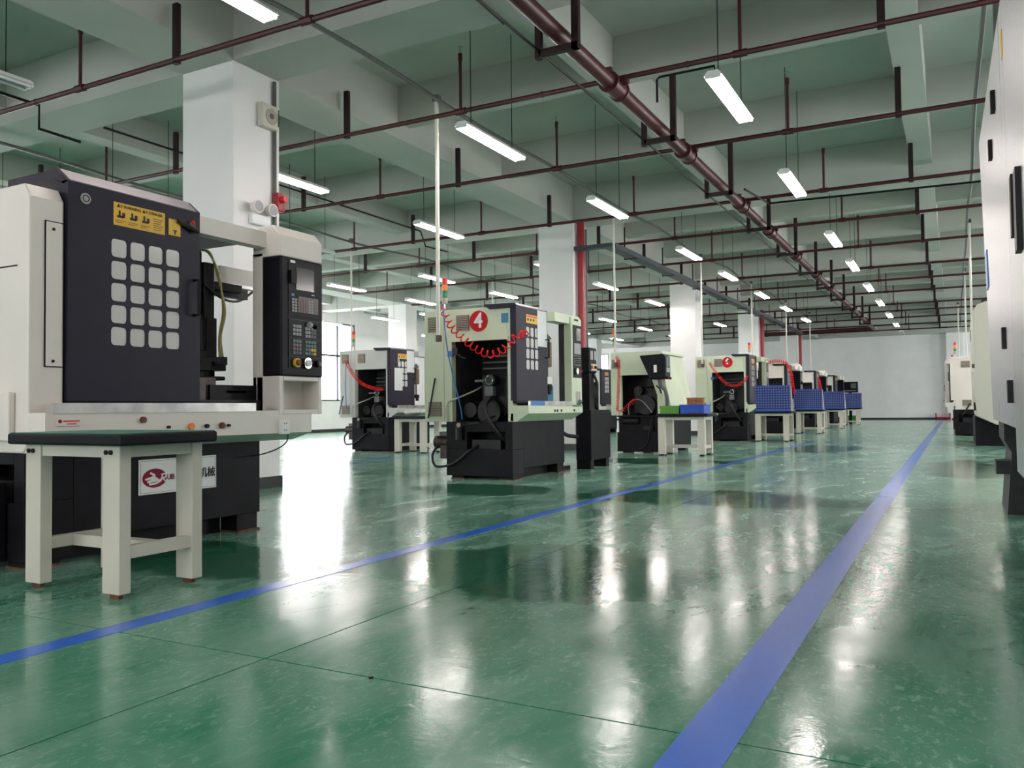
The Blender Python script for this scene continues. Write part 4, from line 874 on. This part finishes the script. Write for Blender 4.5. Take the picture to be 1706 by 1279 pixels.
# ================================================================ air hoses
def hose(lab, path, rc, turns, rt=.006, m_='hose_red'):
    return tag(MB().tube(coil(path, rc, turns, rt), rt, 6).build('coiled_air_hose', m_, smooth=True), lab, 'hose')
hose('loosely coiled red air hose sagging across the machine marked with a four', [(-5.76, 8.9, 2.22), (-5.63, 8.9, 1.96), (-5.47, 8.92, 1.80), (-5.28, 8.92, 1.655), (-5.08, 8.92, 1.57), (-4.90, 8.92, 1.61), (-4.77, 8.92, 1.72), (-4.68, 8.95, 1.80), (-4.64, 9.0, 1.79), (-4.66, 9.12, 1.86)], .045, 19, .0085)
hose('tight red air hose hanging in front of the slanted machine', [(-5.76, 15.1, 1.9), (-5.72, 15.12, 1.6), (-5.74, 15.12, 1.2), (-5.78, 15.15, .82)], .028, 34)
hose('red air hose coil looping into the slanted machine', [(-5.78, 15.2, .84), (-5.72, 15.2, .80), (-5.60, 15.3, .93), (-5.48, 15.4, 1.05)], .035, 11)
hose('coiled red air hose sagging across the machine marked with a six', [(-5.50, 21.0, 2.02), (-5.40, 21.02, 1.85), (-5.15, 21.05, 1.52), (-4.90, 21.05, 1.40), (-4.68, 21.08, 1.48), (-4.55, 21.12, 1.66)], .035, 36)
hose('tightly coiled red air hose on the light grey far machine', [(-11.6, 14.1, 1.98), (-11.45, 14.1, 1.72), (-11.2, 14.1, 1.48), (-10.9, 14.1, 1.36), (-10.6, 14.1, 1.32)], .035, 34)
hose('red air hose coil draped over the first machine past the one marked with a six', [(-5.25, 26.85, 2.22), (-4.95, 26.9, 2.30), (-4.65, 26.9, 2.24), (-4.50, 27.0, 1.9), (-4.46, 27.05, 1.5), (-4.42, 27.1, 1.25)], .05, 26, .012)
hose('red air hose coil on the second machine past the one marked with a six', [(-4.50, 33.0, 1.9), (-4.46, 33.05, 1.6), (-4.44, 33.1, 1.35)], .05, 14, .012)
def plain(lab, pts, rr, m_): return tag(MB().tube(smooth_path(pts), rr, 6).build('air_line', m_, smooth=True), lab, 'hose')
plain('thin blue air line running down the machine marked with a four', [(-5.55, 8.6, 2.2), (-5.57, 8.7, 1.75), (-5.56, 8.8, 1.4), (-5.53, 8.95, .95), (-5.53, 9.0, .76)], .008, 'hose_blue')
plain('thin blue air line running down the light grey far machine', [(-11.6, 14.1, 1.9), (-11.62, 14.1, 1.4), (-11.6, 14.12, .9)], .010, 'hose_blue')
plain('pale air line running down the machine marked with a six', [(-5.6, 21.1, 1.95), (-5.58, 21.15, 1.4), (-5.55, 21.2, .9)], .008, 'hose_pale')
# regulator block on the face of machine 4, dark rod, and its counterparts
def regulator(x, y, lab):
    r = thing('air_regulator', lab, 'regulator', (x, y, 1.6)); B('regulator_body', 'hose_blue', r, (-.05, .02, -.05, .0, -.03, .04)); B('regulator_valve', 'iron', r, (.02, .10, -.05, .0, -.01, .08)); MB().tube(smooth_path([(.1, -.02, .0), (.14, -.03, -.04), (.22, -.03, -.06)]), .006, 6).build('cable', 'rubber', r)
regulator(-5.70, 9.06, 'small blue and black air regulator on the machine marked with a four')
regulator(-5.45, 21.2, 'small black air regulator on the machine marked with a six')
tag(MB().cyl((-6.06, 9.02, .78), (-5.97, 9.05, 1.30), .012, 6).build('rod', 'rubber'), 'black rod leaning on the lower left of machine 4', 'rod')
tag(MB().cyl((-11.75, 14.05, .8), (-11.68, 14.1, 1.2), .012, 6).build('rod', 'rubber'), 'black rod on the light grey far machine', 'rod')
tag(B('debris', 'black', None, (-1.748, -1.738, 2.235, 2.247, 0, .007)), 'tiny dark crumb lying on the green floor', 'debris')
